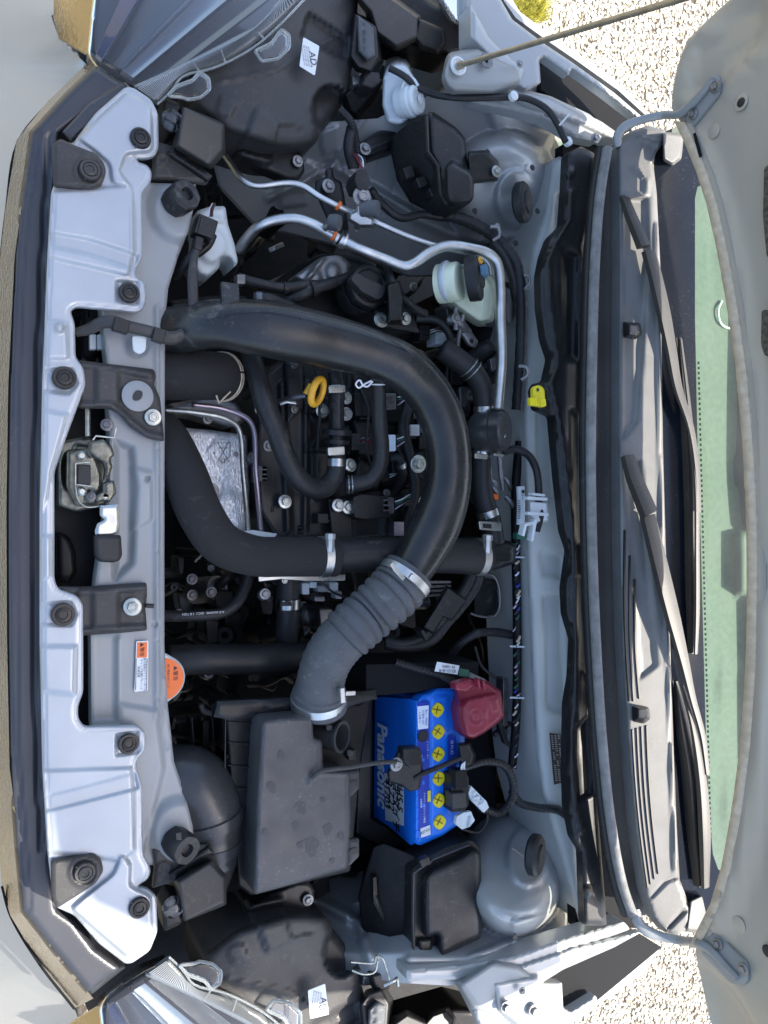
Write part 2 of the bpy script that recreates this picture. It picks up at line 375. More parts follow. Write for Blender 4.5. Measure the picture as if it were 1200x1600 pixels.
def bolt(px, py, z, r, parent, m='zinc', name='bolt', ax=None, wp=None):
    if m not in BOLT:
        V = []; Fc = []
        def ring(rad, h, n=24, hexa=False, rot=0):
            for i in range(n):
                t = 2*math.pi*i/n+rot; q = rad
                if hexa: q = rad*math.cos(math.pi/6)/math.cos((t % (math.pi/3))-math.pi/6)
                V.append((q*math.cos(t), q*math.sin(t), h))
        spec_ = [(1, 0, 0), (1, .14, 0), (.92, .2, 0), (.66, .22, 0), (.62, .24, 1), (.62, .62, 1), (.55, .72, 1), (.36, .72, 0), (.30, .62, 0)]
        for a, h, x in spec_: ring(a, h, 24, bool(x))
        for k in range(len(spec_)-1):
            for i in range(24): Fc.append((k*24+i, k*24+(i+1) % 24, k*24+24+(i+1) % 24, k*24+24+i))
        Fc.append(tuple(range(len(V)-24, len(V))))
        me = bpy.data.meshes.new('bolt'); me.from_pydata(V, [], Fc); me.update(); me.materials.append(M[m]); me.shade_smooth(); me.set_sharp_from_angle(angle=R(30)); BOLT[m] = me
    p = Vector(wp) if wp is not None else P(px, py, z); o = bpy.data.objects.new(name, BOLT[m]); C.objects.link(o); o.parent = parent; o.location = p-OW[parent.name]
    s = r*pxm(p); o.scale = (s, s, s); a = Vector(ax) if ax else Vector((random.uniform(-.12, .12), random.uniform(-.12, .12), 1))
    q = a.to_track_quat('Z', 'X'); o.rotation_euler = (q.to_matrix() @ Matrix.Rotation(random.uniform(0, 1), 3, 'Z')).to_euler(); OW[o.name] = p
    return o
def clamp(Q, i, wid, parent, m='steel', name='hose_clamp', k=1.07, flat=1., screw=None):
    """metal band round a swept hose at sample i, wid in px"""
    c = Vector(Q[i][:3]); t = Vector(Q[min(len(Q)-1, i+1)][:3]-Q[max(0, i-1)][:3]).normalized(); r = Q[i][3]*k; w_ = wid*pxm(c)
    L = [(*(c+t*(s*w_/2)), r*q) for s, q in ((-1, .97), (-.98, 1.0), (.98, 1.0), (1, .97))]
    o = sweep(name, [np.array(x) for x in L], m, parent, n=28, flat=flat, smooth=60)
    if screw is not None:
        side = t.cross(Vector((0, 0, 1))).normalized()*screw
        a = c+(Vector((0, 0, 1))*.75+side*.66).normalized()*r*1.05
        s = w_*1.05
        lathe('clamp_screw', a-side*s, [(s*.45, 0), (s*.5, s*.1), (s*.5, s*1.4), (s*.62, s*1.42), (s*.62, s*2.0), (s*.5, s*2.1)], m, o, ax=side, n=8)
    return o
def text(name, body, px, py, z, size, m, parent, ang=-90, mp=None, T=None, depth=.0002, ax=None, sx=1, bold=0, **kw):
    """lettering as thin mesh; ang is the reading direction in the picture; centre at px,py; ax=(origin, right, up)"""
    cu = bpy.data.curves.new(name, 'FONT'); cu.body = body; cu.align_x = 'CENTER'; cu.align_y = 'CENTER'; cu.size = 1; cu.resolution_u = 3; cu.offset = bold
    ob = bpy.data.objects.new('tmp', cu); C.objects.link(ob); dg = bpy.context.evaluated_depsgraph_get(); dg.update()
    me = bpy.data.meshes.new_from_object(ob.evaluated_get(dg)); bpy.data.objects.remove(ob); bpy.data.curves.remove(cu)
    me.name = name
    if ax is None:
        c = P(px, py, z); s = size*pxm(c); a = R(ang); r = Vector((math.cos(a), math.sin(a), 0)); u = Vector((-math.sin(a), math.cos(a), 0))
    else: c, r, u, s = Vector(ax[0]), Vector(ax[1]).normalized(), Vector(ax[2]).normalized(), size
    for v in me.vertices: q = v.co.copy(); v.co = r*q.x*s*sx+u*q.y*s
    me.materials.clear(); me.materials.append(M[m])
    o = bpy.data.objects.new(name, me); C.objects.link(o); o.parent = parent; o.location = c-OW[parent.name]; OW[o.name] = c
    return settag(o, **kw)
# ================================================================ the ground
g = mat('ground', (.10, .085, .06), .9, bump=1, bscale=90, var=.35, vscale=70)
t = g.node_tree; bs = t.nodes['Principled BSDF']; gg = t.nodes.new('ShaderNodeNewGeometry'); vo = t.nodes.new('ShaderNodeTexVoronoi'); vo.inputs['Scale'].default_value = 75
cr_ = t.nodes.new('ShaderNodeValToRGB'); cr_.color_ramp.elements[0].position = .30; cr_.color_ramp.elements[0].color = (.48, .44, .35, 1); cr_.color_ramp.elements[1].position = .62; cr_.color_ramp.elements[1].color = (.07, .055, .04, 1)
t.links.new(gg.outputs['Position'], vo.inputs['Vector']); t.links.new(vo.outputs['Distance'], cr_.inputs[0]); t.links.new(cr_.outputs[0], bs.inputs['Base Color'])
bm_ = t.nodes.new('ShaderNodeBump'); bm_.invert = True; bm_.inputs['Strength'].default_value = .8; bm_.inputs['Distance'].default_value = .006; t.links.new(vo.outputs['Distance'], bm_.inputs['Height']); t.links.new(bm_.outputs[0], bs.inputs['Normal'])
mk('ground', [(-60, -60, 0), (60, -60, 0), (60, 60, 0), (-60, 60, 0)], [(0, 1, 2, 3)], 'ground', kind='structure')
mat('pebble', (.52, .48, .39), .8, var=.45, vscale=160, bump=.4, bscale=500)
mat('pebble_brown', (.16, .12, .07), .8, var=.3, vscale=160)
mat('grass', (.50, .47, .10), .8, var=.5, vscale=60)
def pebbles(name, n, m, rad, label):
    V = []; Fc = []
    bmx = bmesh.new(); bmesh.ops.create_icosphere(bmx, subdivisions=1, radius=1); iv = np.array([v.co[:] for v in bmx.verts]); fv = [tuple(v.index for v in f.verts) for f in bmx.faces]; bmx.free()
    regs = [((690, 1230), (-130, 320)), ((800, 1230), (1400, 1760))]; k = 0
    while k < n:
        rx, ry = regs[0] if rng.random() < .62 else regs[1]
        p = PZ(rng.uniform(*rx), rng.uniform(*ry), 0.0); s = rad*rng.uniform(.6, 1.4, 3)*np.array([1, 1, .6]); a = rng.uniform(0, 6.28)
        q = iv*(s*(1+0*iv))*rng.uniform(.85, 1.15, iv.shape); q = np.stack([q[:, 0]*np.cos(a)-q[:, 1]*np.sin(a), q[:, 0]*np.sin(a)+q[:, 1]*np.cos(a), q[:, 2]], 1)+p+np.array([0, 0, rad*.2])
        b = len(V); V += q.tolist(); Fc += [tuple(i+b for i in f) for f in fv]; k += 1
    me = bpy.data.meshes.new(name); me.from_pydata(V, [], Fc); me.materials.append(M[m]); me.shade_smooth()
    o = bpy.data.objects.new(name, me); C.objects.link(o); settag(o, label, None, None, 'stuff')
pebbles('gravel', 34000, 'pebble', .0062, 'pale sunlit gravel on the ground beside the car')
pebbles('brown_gravel', 6000, 'pebble_brown', .0045, 'small brown stones among the pale gravel')
V = []; Fc = []
for k in range(9000):
    p = PZ(rng.uniform(762, 838), rng.uniform(-60, 30), 0)
    if rng.random() < .25: p = PZ(rng.uniform(770, 850), rng.uniform(-40, 34), 0)
    a = rng.uniform(0, 6.28); h = rng.uniform(.015, .05); l = rng.uniform(-.03, .03, 2); b = len(V); d = np.array([math.cos(a), math.sin(a), 0])*.002
    V += [tuple(p-d), tuple(p+d), tuple(p+np.array([l[0], l[1], h]))]; Fc.append((b, b+1, b+2))
me = bpy.data.meshes.new('grass'); me.from_pydata(V, [], Fc); me.materials.append(M['grass']); o = bpy.data.objects.new('grass', me); C.objects.link(o)
settag(o, 'yellow green tuft of grass at the edge of the gravel', None, None, 'stuff')
mat('verge', (.16, .13, .07), .95, var=.95, vscale=45, bump=1, bscale=60)
mk('dry_grass_verge', [(-40, -40, .004), (-.35, -40, .004), (-.35, 40, .004), (-40, 40, .004)], [(0, 1, 2, 3)], 'verge', kind='structure')
# ================================================================ the car body
car = thing('car', 'silver grey car body with its bonnet propped open over the engine bay', 'car', 160, 800, .0)
def mid(pl): return [(x, 1600-y) for x, y in pl]
# nose: bumper skin, chrome strip, grille bar
relief('bumper', [(-160, -160), (180, -160), (110, 0), (80, 25), (92, 60), (140, 105), (75, 165), (28, 225), (12, 330), (0, 400), (-12, 600), (-16, 800), (-12, 1100), (-6, 1250), (6, 1380), (20, 1425), (62, 1500), (118, 1580), (160, 1700), (-160, 1700)], lambda X, Y: .72-seg_dist(X, Y, [(180, -160), (110, 0), (80, 25), (92, 60), (140, 105), (75, 165), (28, 225), (12, 330), (0, 400), (-12, 600), (-16, 800), (-12, 1100), (-6, 1250), (6, 1380), (20, 1425), (62, 1500), (118, 1580), (160, 1700)], False)*.0014, 'bumper', car, step=14, thick=.1)
CH_IN = [(146, 1560), (90, 1492), (40, 1425), (32, 1330), (15, 1200), (11, 1000), (10, 800), (13, 600), (23, 400), (33, 330), (46, 260), (54, 208), (108, 148), (152, 104)]
relief('chrome_trim', [(140, 95), (75, 158), (26, 218), (8, 330), (-2, 420), (-14, 600), (-18, 800), (-14, 1100), (-8, 1250), (3, 1385), (16, 1430), (60, 1504), (116, 1576), (146, 1560), (90, 1492), (40, 1425), (32, 1330), (15, 1200), (11, 1000), (10, 800), (13, 600), (23, 400), (33, 330), (46, 260), (54, 208), (108, 148), (152, 104)],
       lambda X, Y: .862-np.clip(seg_dist(X, Y, [(p[0], p[1]) for p in CH_IN], False)/24., 0, 1.6)*.082, 'chrome', car, step=3.5, thick=.03)
barL = [(148, 100), (101, 145), (46, 205), (38, 260), (28, 330), (20, 400), (12, 600), (8, 800), (9, 1000), (13, 1200), (23, 1330), (32, 1425), (82, 1490), (138, 1558)]
barR = [(196, 1512), (150, 1478), (118, 1436), (92, 1418), (84, 1330), (76, 1200), (72, 1000), (72, 800), (76, 600), (84, 400), (90, 300), (94, 212), (150, 170), (200, 134)]
relief('grille_top_bar', barL+barR, lambda X, Y: .865+.0*X, 'bar', car, step=5, edge=(.02, 10), thick=.05,
       feats=[('line', [(p[0]-8, p[1]) for p in barR if 205 < p[1] < 1345], 1.5, .006, 3), ('line', [(p[0]-17, p[1]) for p in barR if 205 < p[1] < 1345], 2, -.005, 3), ('line', [(p[0]+14, p[1]) for p in barL[2:-2]], 2, -.002, 4)])
relief('grille_side_strip', [(98, 205), (140, 160), (196, 128), (206, 138), (160, 180), (112, 222)], .880, 'bar', car, step=4, edge=(.004, 5))
# radiator cover, the pale pressed panel along the nose
cov = [(196, 136), (208, 137), (236, 155), (247, 177), (248, 232), (241, 246), (224, 249), (214, 248), (216, 253), (231, 258), (238, 270), (235, 287), (222, 302), (223, 400), (211, 425), (213, 433), (226, 441), (229, 456), (229, 472), (222, 486), (211, 489), (120, 480), (110, 486), (117, 505), (118, 558), (131, 576), (134, 602), (124, 628), (104, 682), (85, 738), (85, 905), (91, 920), (120, 930), (130, 944), (130, 1082), (122, 1102), (122, 1122), (131, 1135), (214, 1133), (226, 1142), (229, 1156), (227, 1172), (214, 1186), (213, 1200), (222, 1226), (224, 1335), (233, 1350), (236, 1362), (231, 1374), (213, 1385), (229, 1387), (245, 1400), (246, 1456), (234, 1486), (206, 1505), (196, 1506), (154, 1474), (116, 1430), (84, 1416), (74, 1330), (66, 1200), (62, 1000), (62, 800), (66, 600), (74, 400), (80, 300), (84, 290), (120, 215), (150, 176)]
cf = [('poly', [(70, 300), (206, 290), (208, 395), (200, 430), (70, 400)], .0045, 6),
      ('poly', [(60, 1205), (205, 1200), (208, 1330), (190, 1345), (70, 1330)], .0045, 6),
      ('poly', rnd([(122, 216), (198, 146), (236, 166), (238, 236), (196, 240), (186, 268), (205, 292), (176, 286), (172, 256), (150, 236)], 8), .007, 5),
      ('poly', rnd([(112, 1420), (140, 1396), (178, 1366), (190, 1335), (204, 1350), (202, 1384), (236, 1400), (238, 1460), (200, 1496)], 8), .007, 5),
      ('poly', [(182, 438), (215, 441), (217, 476), (182, 470)], -.004, 5), ('poly', [(182, 1148), (215, 1143), (217, 1176), (182, 1181)], -.004, 5),
      ('poly', [(68, 578), (112, 576), (122, 600), (108, 616), (68, 612)], -.004, 5), ('poly', [(62, 944), (110, 940), (120, 960), (112, 978), (62, 976)], -.004, 5),
      ('poly', [(64, 640), (104, 648), (84, 725), (66, 800)], .003, 7), ('poly', [(66, 838), (80, 838), (80, 900), (66, 906)], .003, 5),
      ('poly', [(66, 1010), (118, 1010), (116, 1085), (66, 1080)], .004, 9), ('poly', [(70, 500), (104, 505), (106, 560), (70, 560)], .003, 6),
      ('poly', [(74, 362), (140, 374), (214, 398), (216, 424), (140, 398), (74, 384)], -.004, 4), ('poly', [(66, 1246), (130, 1230), (212, 1208), (216, 1232), (130, 1254), (66, 1270)], -.004, 4),
      ('disc', (93, 512, 6, 7), .008, 6), ('line', [(206, 300), (208, 398)], 2, .002, 3), ('line', [(206, 1215), (209, 1330)], 2, .002, 3)]
rc = relief('radiator_cover', cov, .905, 'cover', car, feats=cf, step=2.7, edge=(.005, 3), thick=.004, rr=7, rim=(-.0012, 6, 1.6))
def clip(x, y, r, z, parent, m='plastic'):
    c = P(x, y, z); s = pxm(c)*r
    o = lathe('fastener_clip', c, [(s, 0), (s, .0035), (s*.93, .005), (s*.72, .005), (s*.70, .0035), (s*.62, .0035), (s*.6, .0055), (s*.38, .0060), (s*.34, .0045), (0, .0045)], m, parent, ax=(.05, 0, 1), n=30)
    for k in range(4):
        a = k*math.pi/2+.5; q = o.copy() if 0 else None; dx_, dy_ = math.cos(a), math.sin(a); bar('clip_notch', [(x+dx_*r*.68, y+dy_*r*.68, z+.0052), (x+dx_*r*.98, y+dy_*r*.98, z+.0052)], 1.6, .001, 'blackprint', o, bevel=0)
    return o
for x, y, r in ((219, 217, 16), (201, 458, 16), (100, 591, 18), (98, 960, 18), (200, 1161, 16), (217, 1417, 16)): clip(x, y, r, .9065 if 400 < y < 1200 else .9125, rc)
for pl, cx, cy in (([(82, 226), (94, 216), (112, 225), (150, 240), (163, 255), (166, 270), (160, 288), (147, 296), (84, 290)], 140, 267), ([(80, 1346), (146, 1333), (158, 1342), (162, 1360), (150, 1380), (120, 1400), (88, 1420), (80, 1400)], 132, 1362)):
    f = relief('seal_flap', pl, .916, 'greyplastic', car, step=3.5, edge=(.004, 4), thick=.006, rr=6, feats=[('disc', (cx, cy, 23, 24), .003, 4), ('disc', (cx, cy, 19, 20), -.003, 3)]); clip(cx, cy, 16, .9175, f, 'greyplastic')
# radiator support crossmember
sup = [(160, 283), (306, 288), (303, 322), (295, 360), (278, 402), (263, 450), (258, 500), (257, 800), (257, 1010), (262, 1100), (272, 1190), (289, 1240), (301, 1290), (306, 1352), (160, 1352), (150, 1200), (143, 1130), (142, 990), (150, 900), (165, 800), (172, 700), (166, 560), (150, 400)]
rs = relief('radiator_support', sup, .878, 'underpaint', car, step=3.2, edge=(.004, 3), thick=.03,
   feats=[('disc', (283, 325, 46, 52), .010, 22), ('disc', (283, 1302, 46, 52), .010, 22), ('poly', [(180, 690), (205, 700), (212, 760), (206, 880), (180, 905)], -.012, 14), ('poly', [(142, 990), (182, 990), (182, 1128), (142, 1130)], -.008, 12),
          ('poly', [(186, 1100), (245, 1110), (256, 1200), (225, 1330), (190, 1330)], .005, 10), ('line', [(246, 480), (246, 1120)], 3, .003, 8), ('poly', [(205, 730), (238, 738), (238, 812), (205, 830)], .004, 8), ('disc', (216, 538, 17, 18), -.003, 4), ('disc', (231, 748, 4, 4), -.006, 2), ('disc', (243, 975, 4, 4), -.004, 3)]+[('disc', (247, y, 3, 3), -.0015, 2) for y in (520, 700, 860, 1000, 1090)]+[('line', [(184, 1000), (184, 1125)], 1, .003, 2), ('line', [(252, 520), (251, 1000), (262, 1170)], 1.2, -.002, 2)])
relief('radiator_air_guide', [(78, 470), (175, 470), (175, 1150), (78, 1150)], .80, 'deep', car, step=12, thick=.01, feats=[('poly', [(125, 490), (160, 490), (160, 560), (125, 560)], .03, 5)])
for k, (x, y) in enumerate(((135, 505), (128, 530), (150, 540))): tube('guide_rod', [(x, y-30, .82), (x+3, y+40, .82)], 4, 'plastic', car)
for x in (146, 158): plate('white_retainer', [(x-6, 522), (x+5, 522), (x+5, 546), (x-6, 546)], .85, .01, 'milky', car)
# stamped black brackets on the crossmember
bk = relief('stay_bracket', [(122, 562), (150, 566), (241, 577), (244, 590), (240, 600), (244, 608), (250, 622), (253, 650), (257, 690), (232, 685), (205, 668), (185, 645), (170, 638), (122, 638)], .893, 'greyplastic', car, step=3.5, edge=(.004, 4), thick=.005, rr=5,
   feats=[('line', [(122, 570), (170, 573), (235, 586)], 4, .006, 4), ('line', [(125, 632), (175, 634), (200, 655), (228, 678), (255, 684)], 4, .006, 4), ('disc', (217, 619, 21, 22), .003, 4), ('poly', [(150, 575), (185, 575), (185, 632), (150, 632)], .004, 8)])
lathe('nylon_pad', P(215, 619, .897), [(.0185, 0), (.0185, .0012), (.017, .002), (0, .002)], 'pad', bk)
plate('slot', rnd([(207, 618), (213, 609), (223, 611), (223, 620), (217, 626), (208, 626)], 4), .9005, .001, 'blackprint', bk, bevel=0)
bolt(239, 652, .897, 13, bk)
b2 = relief('stay_bracket', [(92, 916), (130, 917), (229, 910), (230, 930), (227, 948), (230, 985), (190, 989), (133, 993), (92, 985)], .893, 'greyplastic', car, step=3.5, edge=(.004, 4), thick=.005, rr=4,
   feats=[('line', [(125, 926), (228, 918)], 3.5, .006, 4), ('line', [(125, 986), (228, 979)], 3.5, .006, 4), ('poly', [(145, 925), (185, 925), (185, 982), (145, 982)], .005, 9)])
bolt(207, 948, .897, 14, b2); tube('locating_pin', [(228, 946, .892), (240, 947, .892)], 3.5, 'plastic', b2)
# latch
lt = relief('bonnet_latch', [(92, 690), (130, 682), (175, 692), (181, 712), (176, 740), (181, 770), (170, 790), (120, 800), (90, 790)], .868, 'latchmetal', car, step=3, edge=(.004, 4), thick=.02, rr=5, feats=[('disc', (110, 735, 14, 26), -.012, 6), ('line', [(120, 700), (160, 705), (178, 725)], 4, .006, 4)])
relief('latch_hook', [(138, 690), (162, 686), (176, 700), (179, 712), (172, 716), (176, 730), (168, 750), (160, 755), (164, 735), (160, 722), (146, 714), (138, 706)], .895, 'latchmetal', lt, step=2.5, edge=(.003, 3), thick=.006, rr=3)
relief('latch_pawl', [(160, 754), (178, 750), (182, 770), (170, 786), (164, 780), (152, 786), (146, 775), (160, 768)], .892, 'latchmetal', lt, step=2.5, edge=(.003, 3), thick=.006, rr=3)
relief('latch_plate', [(105, 705), (140, 700), (150, 715), (160, 745), (152, 790), (118, 790), (104, 760)], .884, 'latchmetal', lt, step=3, edge=(.003, 3), thick=.01, rr=4, feats=[('disc', (143, 704, 9, 10), .004, 3), ('disc', (143, 776, 9, 10), .004, 3)])
tube('latch_return_spring', [(165+1.6*(k%2)*2, 722+k*2.4, .897) for k in range(22)], 1.2, 'darksteel', lt, per=1, n=6)
for x_, y_ in ((128, 712), (128, 768), (155, 700), (165, 775)): lathe('latch_rivet', P(x_, y_, .889), [(.005, 0), (.005, .0015), (.003, .003), (0, .003)], 'zinc', lt, n=16)
plate('latch_buffer', [(121, 726), (142, 726), (142, 758), (121, 758)], .896, .01, 'rubber', lt)
tube('latch_spring_wire', [(143, 760, .9), (118, 757, .9), (118, 724, .9), (140, 722, .9)], 1.4, 'zinc', lt, per=1)
tube('latch_spring_wire', [(118, 758, .89), (122, 780, .89), (135, 792, .885), (160, 790, .885)], 1.4, 'zinc', lt)
bolt(167, 664, .880, 10, lt, 'darksteel'); bolt(144, 704, .89, 7, lt, 'darksteel'); bolt(143, 776, .89, 7, lt, 'darksteel')
tube('latch_wire', [(137, 640, .88), (137, 682, .885)], 4, 'zinc', lt)
bar('latch_bracket_edge', [(145, 688, .893), (150, 681, .893), (178, 684, .893), (182, 668, .893)], 3, .004, 'zinc', lt)
relief('release_lever', [(156, 790), (186, 788), (187, 818), (183, 832), (176, 836), (150, 838), (148, 830), (152, 818), (164, 812), (156, 806)], .895, 'steel', lt, step=3, edge=(.002, 3), thick=.004, rr=3)
relief('lever_grip', [(147, 836), (189, 836), (191, 868), (187, 876), (176, 879), (156, 878), (148, 870)], .902, 'rubber', lt, step=3, edge=(.005, 5), thick=.010, rr=4)
relief('horn', [(88, 830), (108, 838), (118, 860), (120, 895), (108, 912), (90, 905)], .84, 'deep', car, step=4, edge=(.01, 8), thick=.02, rr=6)
# warning sticker
st = plate('warning_sticker', [(213, 1002), (232, 1001), (231, 1079), (210, 1081)], .8830, .0006, 'sticker', rs, bevel=0, rr=2)
stf = plate('warning_sticker_panel', [(214.5, 1004), (230, 1003.5), (229.5, 1027), (213.5, 1028)], .8834, .0003, 'orange', rs, bevel=0)
text('warning_lettering', '▲警告', 221.5, 1015, .8838, 7.5, 'ink', rs)
for k, (s_, x) in enumerate((('走行直後はラジエーターの', 226), ('キャップを開けないこと', 221), ('熱湯注意', 216.5))): text('warning_lettering', s_, x, 1054-(4 if k == 2 else 0), .8838, 4.4, 'ink', rs)
for a_, b_ in (((213, 1029), (212, 1078)), ((230, 1029), (229, 1078))): bar('sticker_line', [(*a_, .8838), (*b_, .8838)], .8, .0002, 'ink', rs, bevel=0)
# bonnet bump stops and corner shrouds
def bump(x, y, tilt, car_):
    c = P(x, y, .885)
    o = lathe('bump_stop', c, [(.017, 0), (.018, .006), (.0185, .028), (.0165, .032), (.008, .032), (.006, .026), (0, .026)], 'rubber', car_, ax=tilt, n=24, wob=lambda t, h: 1+.07*(math.cos(4*t) > .6))
    plate('bump_stop_slot', [(x-3+tilt[0]*20, y-12-tilt[1]*22), (x+5+tilt[0]*20, y-14-tilt[1]*22), (x+6+tilt[0]*20, y-2-tilt[1]*22), (x-2+tilt[0]*20, y-2-tilt[1]*22)], .9185, .001, 'blackprint', o, bevel=0)
bump(272, 318, (.30, .10, 1), car); bump(272, 1312, (.30, -.12, 1), car)
for f in (lambda p: p, lambda p: [(x+2, 1606-y, *r) for x, y, *r in p]):
    sh = loft('corner_shroud', [f([(287, 168, .93), (348, 196, .925), (347, 235, .92), (326, 258, .91), (278, 228, .925)]), f([(284, 165, .86), (352, 192, .86), (352, 240, .86), (330, 266, .86), (266, 236, .86)])], 'greyplastic', car, bevel=.003)
    relief('shroud_wing', f([(236, 218), (268, 228), (300, 252), (328, 272), (324, 287), (236, 279), (240, 252)]), .886, 'greyplastic', car, step=4, edge=(.003, 4), thick=.006, rr=3, feats=[('disc', f([(254, 248, 0)])[0][:2]+(10, 10), .004, 3), ('disc', f([(254, 248, 0)])[0][:2]+(7, 7), -.003, 2)])
    relief('shroud_rib', f([(262, 240), (270, 232), (332, 275), (326, 284)]), .894, 'plastic', car, step=3, edge=(.003, 3), thick=.006)
    relief('lamp_bulb_boss', f([(254, 150), (283, 163), (280, 205), (262, 210), (250, 190)]), .875, 'plastic', car, step=4, edge=(.005, 5), thick=.03, rr=6)
    c = P(*f([(268, 190, .90)])[0]); lathe('lens_screw', c, [(.013, 0), (.013, .005), (.009, .008), (.007, .014), (0, .015)], 'clear', car, n=14)
# headlights -------------------------------------------------------------
def headlight(f, bright):
    hs = relief('headlight', f([(300, 108), (400, 58), (470, -20), (560, -20), (557, 60), (548, 118), (540, 148), (526, 176), (510, 198), (500, 205), (498, 216), (490, 228), (455, 232), (430, 230), (350, 205), (300, 165)]),
        lambda X, Y: .872+.012*np.sin(X*.02), 'greyplastic', car, step=5, edge=(.022, 16), thick=.10, rr=8,
        feats=[('disc', (*f([(516, 172)])[0], 28, 38), -.040, 4), ('poly', f([(400, 170), (438, 190), (425, 232), (380, 225)]), .008, 4), ('poly', f([(480, 20), (546, 60), (542, 95), (470, 60)]), -.012, 5), ('line', f([(335, 130), (430, 110), (520, 60)]), 1.5, .003, 2), ('line', f([(318, 120), (300, 165), (350, 200)]), 1.5, -.003, 2), ('line', f([(545, 60), (540, 120)]), 2, .003, 2), ('poly', f([(345, 150), (372, 160), (360, 185), (338, 176)]), .004, 2), ('line', f([(440, 190), (470, 196)]), 2, .004, 2)])
    # reflector bowl and bezel below the lens
    LN = lambda X, Y: np.clip(1-seg_dist(X, Y, f([(84, -60), (84, 22), (92, 62), (128, 88)]), False)/60., 0, 1)
    relief('reflector', f([(146, -40), (470, -40), (440, 20), (390, 65), (330, 95), (270, 118), (242, 155), (200, 138), (150, 98), (138, 84)]), lambda X, Y: .78+0*X, 'lampdark', hs, step=6, edge=(.01, 10), thick=.02,
        feats=[])
    for (s0, s1, e1, e0, z0_, z1_, m_) in (((150, 84), (160, 92), (236, -40), (205, -40), .815, .835, 'lampblue'), ((160, 92), (163, 94), (243, -40), (236, -40), .84, .832, 'reflector'), ((163, 94), (186, 108), (330, -40), (243, -40), .822, .842, 'lampdark'), ((186, 108), (189, 110), (338, -40), (330, -40), .85, .843, 'reflector'), ((189, 110), (208, 122), (402, -40), (338, -40), .832, .852, 'bezel'), ((208, 122), (211, 124), (408, -40), (402, -40), .862, .853, 'reflector'), ((211, 124), (236, 140), (470, -40), (408, -40), .845, .866, 'lampdark')):
        plate('reflector_facet', [(*q, zz) for q, zz in zip(f([s0, s1, e1, e0]), (z0_, z1_, z1_, z0_))], z0_, .01, m_, hs, bevel=.001)
    relief('headlight_lens', f([(148, -40), (490, -40), (440, 22), (380, 75), (330, 100), (280, 115), (246, 160), (205, 140), (150, 105), (136, 84)]), lambda X, Y: .888+.0*X, 'clear', hs, step=5, edge=(.006, 8), thick=.006, rr=10)
    plate('lens_reflection_plate', [(*q, zz) for q, zz in zip(f([(84, -40), (150, -40), (142, 26), (136, 84), (92, 58), (84, 24)]), (.78, .868, .868, .864, .79, .78))], .8, .006, 'chrome', hs, bevel=.002)  # mirror plate added to carry the lens corner's gold reflection of the ground
    for pts_ in ([(246, 163), (268, 142), (285, 120), (335, 106), (392, 77), (432, 44), (484, -10)], [(300, 96), (312, 112)], [(345, 78), (352, 98)], [(398, 45), (412, 60)]): tube('lens_bead', [(*q, .897) for q in f(pts_)], 1.8, 'clearsolid', hs, per=4 if len(pts_) > 2 else 1, n=6)
    relief('lens_rib_edge', f([(208, 134), (300, 92), (400, 40), (455, -20), (482, -10), (430, 42), (390, 75), (335, 104), (285, 118), (268, 140), (246, 163)]), .893, 'rimglass', hs, step=4, edge=(.008, 8), thick=.004, rr=4)
    A_ = cr([(208, 136, 0, 0), (300, 93, 0, 0), (400, 41, 0, 0), (455, -18, 0, 0)], 30); B_ = cr([(246, 161, 0, 0), (285, 118, 0, 0), (335, 103, 0, 0), (482, -10, 0, 0)], 30); V = []; Fc = []
    for k in range(1, min(len(A_), len(B_))-1):
        a_, b_ = A_[k], B_[k]; n_ = len(V)
        for q in (a_+(b_-a_)*.12, a_+(b_-a_)*.85):
            for dx_ in (-1., 1.): V.append(P(*f([(q[0]+dx_, q[1]-dx_*.4)])[0], .8965))
            V.append(P(*f([(q[0], q[1])])[0], .8985))
        Fc += [(n_, n_+3, n_+5, n_+2), (n_+1, n_+2, n_+5, n_+4)]
    mk('lens_ribs', V, Fc, 'ribmat', hs, kind='stuff')
    for pl in ([(262, 150), (275, 135), (302, 125), (312, 112), (326, 122), (328, 140), (314, 152), (294, 156), (285, 152)], [(398, 80), (424, 68), (440, 46), (452, 55), (452, 75), (434, 92), (410, 96)]):
        lt0 = relief('lens_tab', f(pl), .899, 'clear', hs, step=3, edge=(.003, 4), thick=.004, rr=4); rp_ = rnd(f(pl), 4)
        tube('tab_rim', [(x, y, .9) for x, y in rp_+rp_[:1]], 2.6, 'clearsolid', lt0, per=1, n=6)
    lp = f([(474, 58, .893), (499, 72, .893), (492, 118, .893), (468, 105, .893)])
    return hs
f1 = lambda p: p
f2 = lambda p: [(x+18, 1658-y, *r) for x, y, *r in p]
def fxy(f, x, y): return f([(x, y, 0)])[0][:2]
h1 = headlight(f1, 0); h2 = headlight(f2, 1)
for h, pl, cx, cy, an in ((h1, [(474, 58), (499, 72), (492, 118), (468, 103)], 483, 88, -80), (h2, [(481, 1548), (508, 1537), (514, 1585), (485, 1592)], 498, 1566, -100)):
    plate('rating_label', pl, .889, .0006, 'sticker', h, bevel=0, rr=2)
    t_ = math.radians(an); 
    text('label_lettering', 'AD.', cx+6, cy+5, .8895, 15, 'ink', h, ang=an)
    for k in range(4): text('label_lettering', 'IEC R112 H4 LED-12V', cx-9+k*3.6-.5, cy-2+k, .8895, 3.4, 'ink', h, ang=an)
